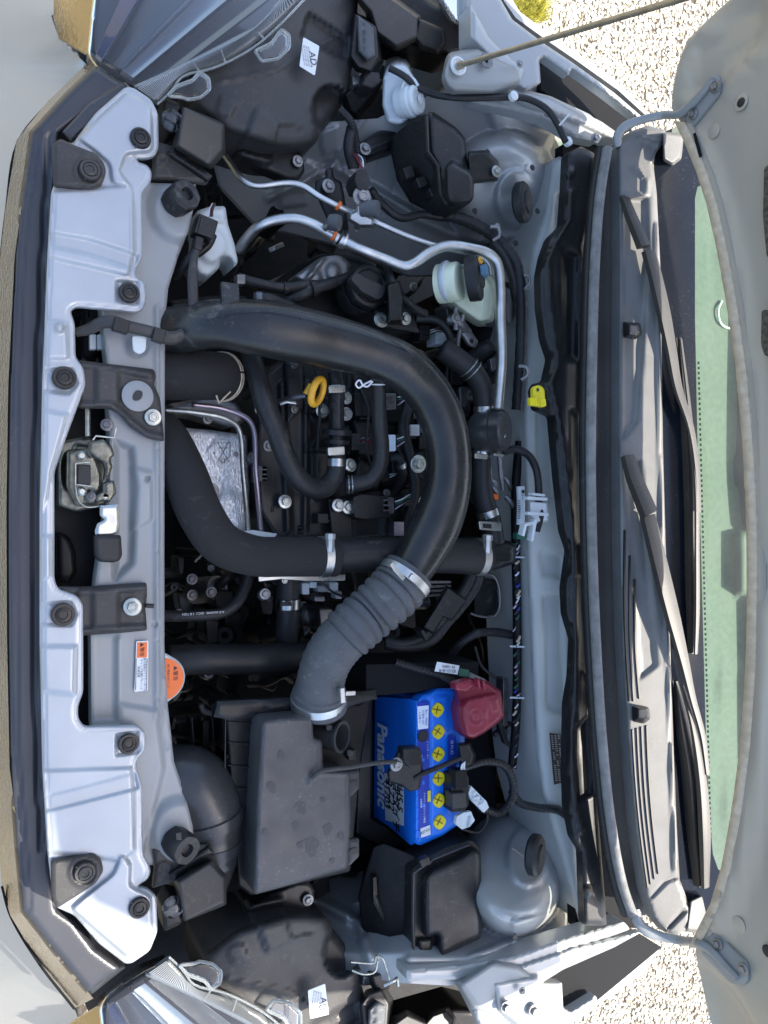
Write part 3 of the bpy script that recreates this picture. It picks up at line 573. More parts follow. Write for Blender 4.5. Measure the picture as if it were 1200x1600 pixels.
# the metal cage of lamp parts behind the top headlight
# ---------------------------------------------------------------- fenders and inner aprons
fe1 = relief('fender', [(730, -40), (760, -40), (800, 30), (850, 68), (895, 98), (960, 145), (1004, 183), (993, 184), (948, 149), (893, 109), (888, 118), (850, 90), (843, 94), (845, 130), (822, 142), (795, 128), (775, 90), (745, 55), (728, 10)], lambda X, Y: .93+.0002*(X-800), 'paint', car, step=4, edge=(.006, 4), thick=.012, rr=3)
relief('fender_side', [(745, -60), (806, 28), (856, 64), (900, 94), (966, 141), (1010, 181), (1014, 176), (972, 134), (906, 86), (862, 56), (812, 18), (765, -60)], .90, 'paint', car, step=5, thick=.3)
relief('fender_gap_lining', [(846, 86), (890, 96), (1004, 180), (985, 204), (962, 208), (900, 175), (845, 140)], .905, 'liner', car, step=8, thick=.01)
apr = [(345, 290), (330, 230), (430, 200), (520, 190), (590, 185), (640, 160), (700, 140), (760, 130), (800, 125), (870, 145), (940, 190), (960, 215), (912, 235), (905, 300), (850, 400), (760, 430), (640, 430), (520, 380), (400, 350)]
def za(X, Y): return .90-np.clip((Y-130)*.0008, 0, .4)-np.clip((640-X)*.0004, 0, .15)
ia = relief('inner_fender', apr, za, 'paint', car, step=4, thick=.01, feats=[('dome', (785, 300, 92, 98), .085, 6), ('disc', (808, 310, 34, 46), .010, 8), ('poly', [(820, 140), (935, 190), (900, 215), (850, 200), (760, 160)], .012, 8), ('line', [(590, 150), (540, 230), (500, 290)], 4, .008, 3), ('poly', [(500, 205), (530, 195), (528, 235), (505, 245)], .005, 2), ('poly', [(440, 262), (480, 250), (500, 262), (480, 300), (440, 300)], .006, 2.5), ('line', [(590, 245), (560, 330)], 1, -.003, 2), ('line', [(620, 280), (600, 335)], 1, -.003, 2), ('line', [(700, 345), (760, 375), (800, 372)], 2, -.004, 3), ('line', [(420, 310), (520, 260), (640, 330)], 5, .014, 10), ('line', [(650, 340), (740, 380), (820, 370)], 7, .02, 14), ('poly', [(430, 290), (480, 280), (480, 320), (440, 325)], .01, 6), ('poly', [(500, 255), (530, 245), (545, 290), (515, 300)], -.01, 5), ('poly', [(760, 165), (870, 200), (850, 240), (770, 200)], .014, 10)])
relief('inner_fender_flange', [(735, 128), (800, 135), (860, 150), (925, 180), (945, 210), (935, 222), (900, 215), (850, 185), (790, 170), (735, 160)], .916, 'underpaint', car, step=4, edge=(.004, 4), thick=.02, rr=5, feats=[('disc', (780, 150, 8, 5), -.008, 3), ('disc', (858, 178, 7, 5), -.008, 3)])
relief('outer_rail', [(770, 130), (860, 150), (940, 190), (975, 215), (968, 222), (900, 190), (820, 162)], .925, 'paint', car, step=4, edge=(.004, 4), thick=.03, rr=4)
apb = [(400, 1440), (440, 1395), (520, 1372), (560, 1375), (600, 1320), (700, 1290), (730, 1262), (760, 1250), (850, 1250), (900, 1330), (945, 1445), (905, 1475), (850, 1500), (800, 1530), (700, 1540), (610, 1535), (560, 1520), (480, 1500)]
def zb(X, Y): return .90-np.clip((1490-Y)*.00125, 0, .4)-np.clip((640-X)*.0008, 0, .22)
ib = relief('inner_fender', apb, zb, 'paint', car, step=4, thick=.01, feats=[('dome', (802, 1356, 88, 108), .14, 7), ('disc', (826, 1338, 34, 48), .010, 8), ('line', [(480, 1400), (560, 1440), (580, 1500)], 7, .02, 12), ('line', [(640, 1500), (730, 1500), (800, 1470)], 6, .012, 8), ('poly', [(800, 1440), (890, 1420), (880, 1465), (800, 1480)], .012, 8), ('disc', (562, 1440, 16, 26), -.012, 6)])
relief('outer_rail', [(635, 1515), (722, 1508), (800, 1495), (870, 1470), (945, 1448), (975, 1440), (985, 1452), (910, 1480), (830, 1512), (780, 1530), (720, 1530), (636, 1533)], .925, 'paint', car, step=4, edge=(.004, 4), thick=.03, rr=4)
# bottom fender
relief('fender', [(765, 1525), (900, 1478), (1003, 1456), (960, 1480), (880, 1515), (848, 1535), (878, 1535), (880, 1575), (890, 1580), (930, 1555), (934, 1562), (880, 1600), (840, 1640), (760, 1640), (740, 1580)], .93, 'paint', car, step=4, edge=(.006, 4), thick=.012, rr=3, feats=[('poly', [(770, 1535), (840, 1525), (870, 1590), (830, 1620), (780, 1580)], .012, 8)])
relief('fender_side', [(1032, 1480), (1005, 1520), (960, 1552), (920, 1580), (860, 1625), (852, 1615), (915, 1568), (955, 1540), (1000, 1508), (1026, 1476)], .90, 'paint', car, step=5, thick=.3)
relief('fender_gap_lining', [(846, 1536), (905, 1498), (985, 1450), (1034, 1480), (930, 1566), (880, 1590)], .905, 'liner', car, step=8, thick=.01)
loft('horn_bracket', [[(718, 1540, .945), (770, 1505, .945), (812, 1512, .94), (845, 1535, .935), (842, 1560, .93), (790, 1600, .93), (745, 1575, .935)], [(708, 1530, .90), (770, 1492, .90), (818, 1505, .90), (852, 1530, .90), (850, 1570, .90), (790, 1615, .90), (735, 1590, .90)]], 'underpaint', car, bevel=.008, bseg=3)
for x, y in ((790, 1573), (833, 1578)): bolt(x, y, .947, 10, car, 'cast')
# top: stay mounting bracket
loft('stay_mount', [[(693, 118, .955), (702, 88, .955), (745, 80, .955), (808, 108, .945), (812, 128, .94), (770, 142, .945), (705, 140, .95)], [(688, 128, .91), (697, 82, .91), (748, 72, .91), (820, 104, .91), (824, 140, .91), (775, 152, .91), (700, 150, .91)]], 'underpaint', car, bevel=.008, bseg=3)
relief('fender_rail', [(735, 5), (765, 60), (800, 92), (820, 108), (812, 130), (765, 92), (735, 60)], .94, 'paint', car, step=4, edge=(.006, 5), thick=.03, rr=5)
lathe('stay_mount_hole', P(760, 95, .957), [(.011, 0), (.011, .001), (.009, .0015), (.003, .0), (0, 0)], 'darksteel', car, n=16)
lathe('nylon_grommet', P(715, 104, .957), [(.0125, 0), (.0125, .003), (.010, .0035), (.008, .001), (0, .001)], 'white', car, n=24, wob=lambda t, h: 1)
# strut caps
for px, py, par in ((812, 318, ia), (832, 1334, ib)):
    lathe('strut_cap', P(px-5, py, .908 if py > 800 else .878), [(.026, 0), (.031, .004), (.031, .014), (.027, .018), (.017, .018), (.016, .021), (.006, .021), (0, .020)], 'rubber', par, ax=(.55, 0, .8), n=40)
for x, y, z in ((762, 238, .885), (770, 252, .885), (832, 262, .87), (840, 330, .87), (806, 380, .85), (742, 330, .86)): lathe('body_hole', P(x, y, z+.012), [(.005, 0), (.004, .001), (0, .001)], 'blackprint', ia, n=10)
for x, y, z in ((806, 1420, .888), (826, 1402, .88), (838, 1440, .90), (804, 1464, .91), (858, 1422, .885)): lathe('body_hole', P(x, y, z+.008), [(.0055, 0), (.004, .001), (0, .001)], 'blackprint', ib, n=10)
# ---------------------------------------------------------------- firewall, cowl
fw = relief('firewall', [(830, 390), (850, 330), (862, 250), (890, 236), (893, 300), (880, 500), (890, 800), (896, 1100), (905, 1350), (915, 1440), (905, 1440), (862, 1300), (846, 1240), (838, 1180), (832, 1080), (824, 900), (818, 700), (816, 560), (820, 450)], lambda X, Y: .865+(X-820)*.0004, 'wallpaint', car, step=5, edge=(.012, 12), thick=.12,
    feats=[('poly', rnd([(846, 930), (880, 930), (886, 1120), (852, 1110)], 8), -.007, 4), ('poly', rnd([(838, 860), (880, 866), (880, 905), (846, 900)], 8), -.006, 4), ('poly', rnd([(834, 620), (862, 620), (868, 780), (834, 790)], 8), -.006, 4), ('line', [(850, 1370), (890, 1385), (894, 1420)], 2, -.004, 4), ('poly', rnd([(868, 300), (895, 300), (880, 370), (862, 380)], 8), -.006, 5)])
relief('firewall_insulation', [(742, 380), (830, 390), (822, 560), (824, 800), (832, 1000), (842, 1200), (860, 1300), (700, 1300), (640, 800)], lambda X, Y: .74-(830-X)*.0022, 'liner', car, step=8, thick=.02, feats=[('line', [(790, 420), (780, 800), (800, 1200)], 14, .03, 20)])
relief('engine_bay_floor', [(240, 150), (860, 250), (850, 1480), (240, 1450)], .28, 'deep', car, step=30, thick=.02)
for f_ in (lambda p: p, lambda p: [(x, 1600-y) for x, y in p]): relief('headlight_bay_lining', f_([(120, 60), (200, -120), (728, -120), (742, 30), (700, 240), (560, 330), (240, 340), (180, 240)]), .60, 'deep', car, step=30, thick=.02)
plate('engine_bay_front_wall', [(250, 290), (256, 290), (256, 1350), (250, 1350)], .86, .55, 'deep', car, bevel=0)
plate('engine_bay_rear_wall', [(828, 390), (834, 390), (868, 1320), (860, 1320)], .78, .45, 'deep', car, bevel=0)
# long moulded rubber seal trunk along the firewall
cs = relief('cowl_side_seal', [(885, 240), (908, 228), (930, 240), (925, 330), (912, 380), (905, 460), (912, 560), (908, 640), (912, 800), (920, 1000), (930, 1180), (936, 1290), (945, 1400), (948, 1446), (912, 1446), (908, 1330), (895, 1310), (886, 1262), (884, 1200), (886, 1100), (893, 1060), (896, 1000), (884, 960), (882, 920), (890, 860), (880, 830), (870, 740), (862, 650), (838, 640), (832, 610), (838, 598), (852, 596), (860, 560), (850, 530), (843, 480), (842, 430), (848, 400), (858, 372), (878, 352), (882, 300)],
    lambda X, Y: .945+0*X, 'plastic', car, step=4, edge=(.008, 6), thick=.012, rr=5,
    feats=[('line', [(892, 300), (890, 345), (868, 380), (856, 410), (858, 470), (866, 530), (872, 570), (860, 600), (870, 640), (880, 700), (892, 800), (896, 850), (900, 1000), (900, 1060), (893, 1180), (898, 1262), (908, 1300)], 3, .008, 4), ('poly', [(880, 390), (905, 400), (900, 560), (885, 560)], -.016, 14), ('poly', [(892, 640), (912, 650), (916, 860), (902, 840)], -.012, 8), ('poly', [(900, 900), (918, 900), (922, 1060), (908, 1040)], -.012, 8), ('poly', [(895, 1140), (922, 1120), (926, 1240), (905, 1250)], -.012, 8), ('disc', (890, 270, 6, 8), .006, 3), ('disc', (918, 1392, 6, 8), .006, 3)])
for p_ in ((888, 832), (892, 1018), (884, 1200)): pass
relief('cowl_trough', [(880, 225), (985, 225), (960, 500), (960, 1000), (1000, 1450), (900, 1450), (885, 1000), (875, 500)], .885, 'liner', car, step=12, thick=.02)
ws = [(949, 232), (938, 300), (930, 400), (926, 520), (923, 700), (926, 880), (932, 1020), (941, 1160), (955, 1290), (972, 1380), (988, 1428)]
wt = sweep('weatherstrip', path([(x, y, .985) for x, y in ws], 7.5, 10), 'seal', car, n=16, flat=1.1)
sweep('weatherstrip_base', path([(x-11, y, .968) for x, y in ws], 7, 10), 'rubber', car, n=12, flat=1.2)
L_ = [(x+4, y) for x, y in ws]; R_ = [(966, 228), (966, 300), (966, 420), (965, 560), (965, 700), (966, 850), (970, 1000), (978, 1140), (990, 1290), (1005, 1390), (1018, 1432)]
relief('cowl_front_panel', L_+R_[::-1], lambda X, Y: .965+0*X, 'greyplastic', car, step=5, thick=.02, feats=[])
cw = [(965, 228), (985, 205), (1012, 196), (1040, 203), (1038, 222), (1024, 240), (1021, 258), (1026, 300), (1032, 420), (1034, 560), (1036, 700), (1040, 850), (1047, 1000), (1053, 1180), (1058, 1300), (1062, 1375), (1070, 1395), (1078, 1420), (1080, 1440), (1060, 1462), (1040, 1458), (1020, 1434), (1006, 1390), (991, 1290), (979, 1140), (971, 1000), (967, 850), (966, 700), (966, 560), (967, 420)]
CWZ = lambda X, Y: .990+(X-966)*.00035
cp = relief('cowl_panel', cw, CWZ, 'cowl', car, step=4, edge=(.008, 4), thick=.015, rr=3,
    feats=[('line', [(1000, 215), (1030, 225), (1022, 250)], 3, .006, 4), ('line', [(990, 262), (1012, 280), (1010, 305), (978, 305)], 3, .005, 4), ('poly', [(972, 310), (1010, 310), (1014, 400), (996, 660), (972, 690)], -.006, 6), ('line', [(1026, 300), (1030, 500), (1034, 800), (1048, 1100), (1056, 1360)], 2, .004, 3), ('line', [(1018, 1402), (1040, 1378), (1060, 1370)], 2, -.004, 3), ('poly', [(974, 720), (1000, 720), (1026, 1040), (1000, 1060)], -.005, 6), ('line', [(1045, 1450), (1068, 1425)], 3, -.006, 3)])
def slot(a, b):
    n_ = 10; pts = [(a[0]+(b[0]-a[0])*t/n_-3.5*math.sin(math.pi*t/n_), a[1]+(b[1]-a[1])*t/n_) for t in range(n_+1)]
    bar('vent_slot', [(x, y, CWZ(x, y)+.0016) for x, y in pts], 3.0, .003, 'blackprint', cp, bevel=0)
for a, b in (((977, 828), (984, 1096)), ((985, 868), (991, 1096)), ((993, 905), (1000, 1092)), ((989, 1140), (1013, 1387)), ((996, 1138), (1018, 1382)), ((1003, 1136), (1024, 1374)), ((1011, 1134), (1030, 1366))): slot(a, b)
for x, y in ((987, 516), (1001, 1116)):
    nz = loft('washer_nozzle', [[(x-4, y-9, 1.026), (x+8, y-9, 1.024), (x+10, y+2, 1.024), (x+6, y+8, 1.024), (x-4, y+6, 1.026)], [(x-15, y-14, 1.003), (x+14, y-12, 1.003), (x+17, y+8, 1.003), (x+4, y+16, 1.003), (x-14, y+12, 1.003)]], 'plastic', car, bevel=.003)
# ---------------------------------------------------------------- windscreen and dashboard
wp0 = P(1036, 800, .995); WS = Plane(wp0, (-math.sin(R(27)), 0, math.cos(R(27)))); WS.down = np.array([0, 0, -1.])
relief('windscreen', [(1022, 225), (1060, 205), (1330, 205), (1330, 1450), (1090, 1440), (1060, 1400), (1050, 1200), (1034, 900), (1028, 600), (1022, 400)], 0, 'windglass', car, step=30, mp=WS, thick=.0005)
relief('windscreen_black_border', [(1022, 225), (1060, 215), (1330, 215), (1330, 300), (1200, 284), (1100, 288), (1090, 292), (1086, 310), (1086, 500), (1090, 700), (1095, 850), (1099, 1000), (1103, 1150), (1108, 1270), (1114, 1335), (1122, 1358), (1134, 1366), (1150, 1362), (1330, 1340), (1330, 1440), (1090, 1440), (1060, 1400), (1050, 1200), (1034, 900), (1028, 600), (1022, 400)], .0012, 'frit', car, step=12, mp=WS, thick=.0006)
# dots of the ceramic border
V = []; Fc = []
for k in range(99):
    y = 565+k*8; x = 1088+(y-565)*.0255+2
    if y > 1330: break
    for dx_, s in ((1, 2.6),):
        a = [WS(x+dx_*0, y+0, .0018), WS(x+3, y, .0018), WS(x+3, y+4, .0018), WS(x, y+4, .0018)]; b = len(V); V += [tuple(q) for q in a]; Fc.append((b, b+1, b+2, b+3))
mk('border_dots', V, Fc, 'frit', car)
ds = relief('dashboard', [(1050, 200), (1400, 160), (1400, 1500), (1050, 1420)], lambda X, Y: .93+(X-1050)*.00005, 'dash', car, step=8, thick=.02,
    feats=[('poly', rnd([(1148, 828), (1230, 828), (1230, 935), (1152, 930)], 8), .025, 8), ('line', [(1116, 300), (1112, 700), (1114, 1000), (1128, 1330)], 2, -.006, 6), ('poly', rnd([(1152, 1055), (1185, 1030), (1185, 1180), (1152, 1185)], 6), -.004, 3), ('poly', rnd([(1142, 715), (1175, 715), (1175, 760), (1142, 760)], 5), -.008, 4)])
relief('dash_upper', [(1175, 400), (1400, 400), (1400, 1400), (1190, 1350), (1186, 1100), (1182, 900), (1165, 720), (1168, 600)], .975, 'bar', car, step=12, edge=(.02, 20), thick=.04)
for a in ([(1110, 400), (1120, 418), (1112, 440), (1124, 462)], [(1096, 430), (1102, 455), (1098, 472)], [(1108, 480), (1112, 520), (1106, 545)]): pass
tube('dash_white_line', [(1128, 470, .937), (1122, 485, .937), (1126, 505, .937), (1140, 513, .937), (1156, 508, .937)], 1.8, 'white', car)  # thin white curved line just above the dashboard
# side mirror-like trim pieces at the ends of the screen
loft('pillar_cap', [[(1036, 208, 1.03), (1066, 212, 1.03), (1062, 245, 1.03), (1050, 255, 1.03), (1038, 248, 1.03)], [(1034, 206, 1.0), (1070, 208, 1.0), (1066, 250, 1.0), (1050, 260, 1.0), (1036, 252, 1.0)]], 'cowl', car, bevel=.003)
loft('pillar_cap', [[(1080, 1408, 1.03), (1096, 1400, 1.03), (1106, 1440, 1.03), (1096, 1454, 1.03), (1074, 1452, 1.03)], [(1072, 1408, 1.0), (1098, 1396, 1.0), (1110, 1440, 1.0), (1098, 1460, 1.0), (1070, 1456, 1.0)]], 'cowl', car, bevel=.003)
# wipers
def W(x, y, h): return Vector(WS(x, y, h))
def wp(pts, r, per=8, h=.02):
    L = []
    for p in pts:
        q = W(p[0], p[1], p[2] if len(p) > 2 else h); L.append((*q, (p[3] if len(p) > 3 else r)*pxm(q)))
    return cr(L, per) if per > 1 else [np.array(x) for x in L]
def wiper(arm, knuckle, blade, cover, lab):
    w_ = thing('wiper', *lab, arm[0][0], arm[0][1], 1.0, group='wipers resting at the foot of the windscreen'); w_.parent = None
    sweep('arm', wp(arm, 10, 8), 'wiper', w_, flat=.4, smooth=25, sec=ROOF)
    sweep('knuckle', wp(knuckle, 11, 1), 'wiper', w_, flat=.5, smooth=25, sec=ROOF)
    b_ = sweep('blade', wp(blade, 6, 8, .012), 'plastic', w_, flat=.8, smooth=25, sec=ROOF)
    sweep('blade_spoiler', wp(cover, 6, 8, .02), 'wiper', w_, flat=.6, smooth=25, sec=ROOF)
    sweep('blade_rubber', wp([(x-6, y, .004) for x, y, *q in blade], 2, 8), 'blackprint', b_, n=8)
    return w_
wa = wiper([(1013, 392, .045, 12), (1022, 425, .045, 12), (1036, 485, .04, 12), (1048, 545, .035, 10), (1059, 605, .032, 8), (1079, 668, .028, 6), (1089, 735, .026, 5), (1091, 800, .026, 5)], [(975, 308, .035, 8), (986, 338, .045, 10), (1006, 386, .048, 12)],
      [(1062, 528, .012, 3), (1070, 620, .012, 7), (1077, 720, .012, 9), (1080, 820, .012, 9), (1081, 900, .012, 9), (1082, 1020, .012, 6)], [(1064, 530, .022, 2), (1078, 650, .024, 3), (1088, 760, .026, 4), (1089, 860, .026, 4), (1089, 960, .024, 4), (1087, 1022, .022, 3)], ('dark wiper nearer the top of the picture, arm sloping down from the cowl end', 'wiper'))
wb = wiper([(1012, 806, .045, 13), (1030, 880, .045, 14), (1050, 960, .04, 13), (1068, 1030, .035, 9), (1082, 1090, .03, 6), (1098, 1150, .026, 5), (1106, 1210, .026, 4)], [(980, 712, .045, 11), (990, 745, .05, 13), (1014, 803, .05, 15)],
      [(1056, 1064, .012, 3), (1066, 1130, .012, 9), (1078, 1200, .012, 12), (1086, 1290, .012, 12), (1094, 1382, .012, 9)], [(1066, 1070, .022, 2), (1084, 1140, .026, 5), (1096, 1220, .026, 8), (1101, 1300, .026, 9), (1102, 1386, .022, 6)], ('wiper with its round pivot beside the middle of the cowl, arm sloping towards the bottom', 'wiper'))
wb['label'] = 'wiper whose wide arm starts at mid cowl and slopes towards the slotted vents'
wa['label'] = 'wiper whose arm starts at the upper end of the cowl, blade over the screen centre'
# ---------------------------------------------------------------- bonnet
PH = R(88)
hp = P(1050, 190, 1.055); HB = Plane(hp, (-math.sin(PH), 0, -math.cos(PH)))
hu = np.array([-math.cos(PH), 0, math.sin(PH)]); hn = np.array([-math.sin(PH), 0, -math.cos(PH)])   # up the bonnet; facing the bay
HO = np.array(hp); HO[1] = 0
def crown(a_): return .063*np.clip(1-(np.asarray(a_, float)/640.)**2, 0, 1)
def HS(px, py, h=0.):                 # picture point on the crowned underside of the bonnet
    k_ = 0.
    for _ in range(5): w_ = HB(px, py, h-k_); k_ = float(crown(w_[1]*1000))
    return w_
def H2(px, py):
    w_ = HS(px, py)-HO; return (w_[1]*1000, float(w_@hu)*1000)
class HM:
    down = -hn
    def __call__(s, a, b, h=0): h = np.asarray(h, float)-crown(a); a = np.asarray(a, float)/1000; b = np.asarray(b, float)/1000; return HO+a[..., None]*np.array([0, 1., 0])+b[..., None]*hu+np.asarray(h, float)[..., None]*hn
hm = HM()
edge_px = [(1046, 168), (1062, 193), (1078, 225), (1096, 270), (1112, 320), (1128, 390), (1144, 480), (1158, 580), (1167, 680), (1174, 800), (1175, 920), (1173, 1040), (1165, 1160), (1152, 1260), (1136, 1350), (1118, 1410), (1098, 1450), (1084, 1478), (1084, 1490), (1092, 1530), (1105, 1590), (1120, 1640)]
top_px = [(1160, -40), (1135, 0), (1100, 32), (1070, 62), (1056, 100), (1048, 140)]
E = [H2(*p) for p in edge_px]; T_ = [H2(*p) for p in top_px]
yl = E[-1]; yt = T_[0]
print('hood corners', E[-1], T_[0], E[0], E[9], E[17])
far = [(-815, yl[1]+300), (-820, 640), (-795, 820), (-722, 935), (-690, 1060), (-636, 1120), (-480, 1205), (0, 1260), (480, 1205), (636, 1120), (690, 1060), (722, 935), (795, 820), (820, 640), (760, yt[1]+300)]
hood_out = E+far+T_
rim = [H2(x+16, y) for x, y in edge_px[1:18]]
hd = relief('bonnet', hood_out, 0, 'hoodpaint', car, step=14, mp=hm, thick=.018, edge=(.004, 10),
    feats=[('poly', [H2(x, y) for x, y in [(1078, 80), (1110, 45), (1160, 0), (1200, 0), (1185, 60), (1140, 110), (1090, 150), (1066, 150)]], -.012, 16), ('poly', [H2(x, y) for x, y in [(1100, 1510), (1150, 1560), (1190, 1640), (1120, 1640)]], -.012, 16),
           ('line', [H2(x, y) for x, y in [(1090, 225), (1135, 360), (1165, 520), (1185, 700), (1192, 850)]], 14, .008, 22), ('line', [H2(x, y) for x, y in [(1076, 66), (1064, 100), (1056, 150)]], 2, .004, 5), ('line', [H2(x, y) for x, y in [(1145, 8), (1110, 40), (1084, 66)]], 2, .006, 5), ('line', [H2(x, y) for x, y in [(1132, 160), (1160, 110), (1200, 60)]], 3, .006, 10), ('line', [H2(x, y) for x, y in [(1192, 950), (1188, 1150), (1160, 1330), (1120, 1440)]], 14, .012, 22)])
relief('bonnet_rear_lip', [H2(*p) for p in edge_px[1:18]]+rim[::-1], .017, 'edge', hd, step=8, mp=hm, thick=.012, edge=(.006, 6))  # warm bounce light on the lip is put into its beige
relief('bonnet_lip_shadow_line', [H2(x+16, y) for x, y in edge_px[1:18]]+[H2(x+23, y) for x, y in edge_px[1:18]][::-1], .013, 'hoodpaint', hd, step=8, mp=hm, thick=.006, edge=(.006, 8))
def hdisc(name, px, py, r, m, h=.004, par=hd):
    c = HS(px, py, h); lathe(name, c, [(r, 0), (r, .001), (r*.8, .0015), (0, .0015)], m, par, ax=tuple(hn), n=22)
hdisc('bonnet_hole_rim', 1158, 160, .011, 'hoodpaint', .001); hdisc('bonnet_hole', 1158, 160, .006, 'blackprint', .003)
hdisc('bonnet_hole', 1200, 1486, .008, 'blackprint')
hdisc('bonnet_plug', 1116, 205, .010, 'hoodpaint', .0005); hdisc('bonnet_plug', 1154, 1445, .011, 'hoodpaint', .0005)
mat('frame_recess', (.09, .075, .055), .9, var=.5, vscale=200, bump=1, bscale=300)  # dark brown patches standing for holes in the bonnet frame
relief('bonnet_frame_recess', [H2(x, y) for x, y in rnd([(1202, 262), (1250, 250), (1250, 420), (1206, 405), (1200, 340)], 8)], .010, 'frame_recess', hd, step=10, mp=hm, thick=.002)
relief('bonnet_frame_recess', [H2(x, y) for x, y in rnd([(1201, 486), (1250, 486), (1250, 560), (1206, 558), (1200, 540)], 6)], .014, 'frame_recess', hd, step=10, mp=hm, thick=.002)
relief('bonnet_slot', [H2(x, y) for x, y in [(1092, 212), (1096, 210), (1106, 246), (1102, 250)]], .012, 'liner', hd, step=4, mp=hm, thick=.001)
# hinges
def hp_(x, y, h): return tuple(HS(x, y, h))
def hinge(pts, on, pl, bolts):
    L = []
    for p in pts: w_ = P(*p[:3]); L.append((*w_, p[3]*pxm(w_)))
    for p in on: w_ = Vector(hp_(p[0], p[1], .012)); L.append((*w_, p[2]*pxm(w_)))
    hg = sweep('bonnet_hinge', cr(L, 8), 'underpaint', car, n=10, flat=.8, smooth=60)
    relief('hinge_plate', [H2(*p) for p in rnd(pl, 5)], .008, 'underpaint', hg, step=6, mp=hm, thick=.004, edge=(.002, 3))
    for x, y in bolts: bolt(0, 0, 0, 9, hg, 'cast', wp=hp_(x, y, .009), ax=tuple(hn))
hinge([(966, 228, .985, 8), (965, 212, .99, 8), (976, 198, 1.0, 8), (1000, 188, 1.015, 7), (1035, 180, 1.035, 7)], [(1062, 178, 7), (1080, 164, 7), (1100, 142, 6), (1114, 124, 5)], [(1072, 182), (1112, 122), (1126, 116), (1130, 124), (1127, 148), (1084, 202)], [(1118, 136), (1083, 178)])
hinge([(994, 1420, .985, 8), (996, 1438, .99, 9), (1010, 1454, 1.0, 9), (1036, 1464, 1.015, 7), (1062, 1469, 1.035, 7)], [(1092, 1474, 7), (1110, 1484, 7), (1132, 1508, 6), (1152, 1528, 5)], [(1104, 1464), (1120, 1454), (1170, 1502), (1174, 1530), (1164, 1538), (1146, 1534), (1102, 1490)], [(1122, 1475), (1162, 1514)])
# bonnet stay rod
sr = thing('bonnet_stay', 'thin brass coloured stay rod running from the white grommet up to the bonnet', 'stay rod', 714, 104, .957)
p0 = P(716, 103, .962); e1 = P(1072, -4, 1.32)
sweep('rod', [np.array((*p0, .0035)), np.array((*(p0+(e1-p0)*.04), .0035)), np.array((*(p0+(e1-p0)*1.25), .0035))], 'brass', sr, n=10)
sweep('rod_collar', [np.array((*p0, .0055)), np.array((*(p0+(e1-p0)*.025), .0055))], 'brass', sr, n=10)

for f_, lab_ in ((lambda p: p, 0), (lambda p: [(x+4, 1648-y, *r) for x, y, *r in p], 1)):
    tube('flange_seam', f_([(768, 138, .921), (820, 148, .921), (880, 170, .921), (930, 196, .921)]), 1.6, 'underpaint', car, per=4, n=6)
    for x, y in ((790, 146), (836, 160), (905, 190)): lathe('spot_weld', P(*f_([(x, y)])[0], .9175), [(.003, 0), (.0028, .0006), (0, .0004)], 'underpaint', car, n=10)
    bolt(*f_([(930, 216)])[0][:2], .93, 8, car, 'cast'); bolt(*f_([(812, 100)])[0][:2], .95, 6, car, 'cast')
for k, (x, y) in enumerate(((246, 560), (246, 740), (246, 905), (248, 1110), (196, 1170), (190, 330), (200, 1290))): lathe('spot_weld', P(x, y, .8795), [(.0028, 0), (.0026, .0006), (0, .0003)], 'underpaint', rs, n=10)

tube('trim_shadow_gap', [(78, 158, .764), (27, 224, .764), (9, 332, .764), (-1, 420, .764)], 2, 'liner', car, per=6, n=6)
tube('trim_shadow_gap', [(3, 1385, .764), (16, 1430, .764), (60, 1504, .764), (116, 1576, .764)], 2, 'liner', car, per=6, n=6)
# ================================================================ engine
en = thing('engine', 'dark engine block and cylinder head cover filling the middle of the bay', 'engine', 530, 720, .5)
vc = relief('cylinder_head_cover', [(404, 590), (440, 560), (520, 548), (600, 560), (648, 600), (660, 680), (655, 780), (640, 838), (560, 846), (430, 846), (402, 800), (396, 700)], .80, 'plastic', en, step=4, edge=(.02, 8), thick=.12, rr=8,
    feats=[('line', [(478, 600), (476, 830)], 3, .010, 4), ('line', [(478, 640), (560, 655), (640, 660)], 3, .008, 4), ('poly', [(492, 690), (520, 690), (520, 780), (492, 780)], .012, 5), ('poly', [(560, 590), (640, 600), (640, 660), (560, 655)], .012, 5), ('line', [(545, 560), (545, 840)], 4, .008, 5), ('poly', [(560, 720), (640, 715), (640, 760), (560, 765)], -.014, 6), ('disc', (503, 642, 16, 16), .01, 5), ('disc', (541, 622, 14, 14), .01, 5), ('disc', (541, 647, 14, 14), .01, 5), ('disc', (547, 727, 14, 14), .01, 5), ('line', [(440, 600), (450, 830)], 4, .012, 6), ('line', [(480, 700), (545, 705)], 3, .01, 4), ('line', [(600, 700), (600, 840)], 3, .008, 4)])
for x, y, r in ((541, 622, 8), (503, 642, 9), (541, 647, 9), (547, 727, 9), (528, 790, 9), (543, 793, 9)): bolt(x, y, .834, r+1.5, en, 'zincb')
bolt(653, 725, .845, 14, en, 'zincb'); bolt(419, 697, .80, 9, en, 'cast'); bolt(445, 784, .815, 11, en, 'zincb'); plate('gasket_lip', [(352, 833), (395, 828), (434, 834), (430, 840), (356, 840)], .84, .004, 'milky', en)
relief('mount_plate', [(640, 712), (664, 702), (670, 725), (664, 750), (640, 742)], .826, 'plastic', en, step=4, edge=(.003, 3), rr=3)
for x, y in ((648, 700), (640, 690)): plate('grey_pad', [(x-12, y), (x-2, y), (x-2, y+42), (x-12, y+42)], .80, .004, 'pink', en)
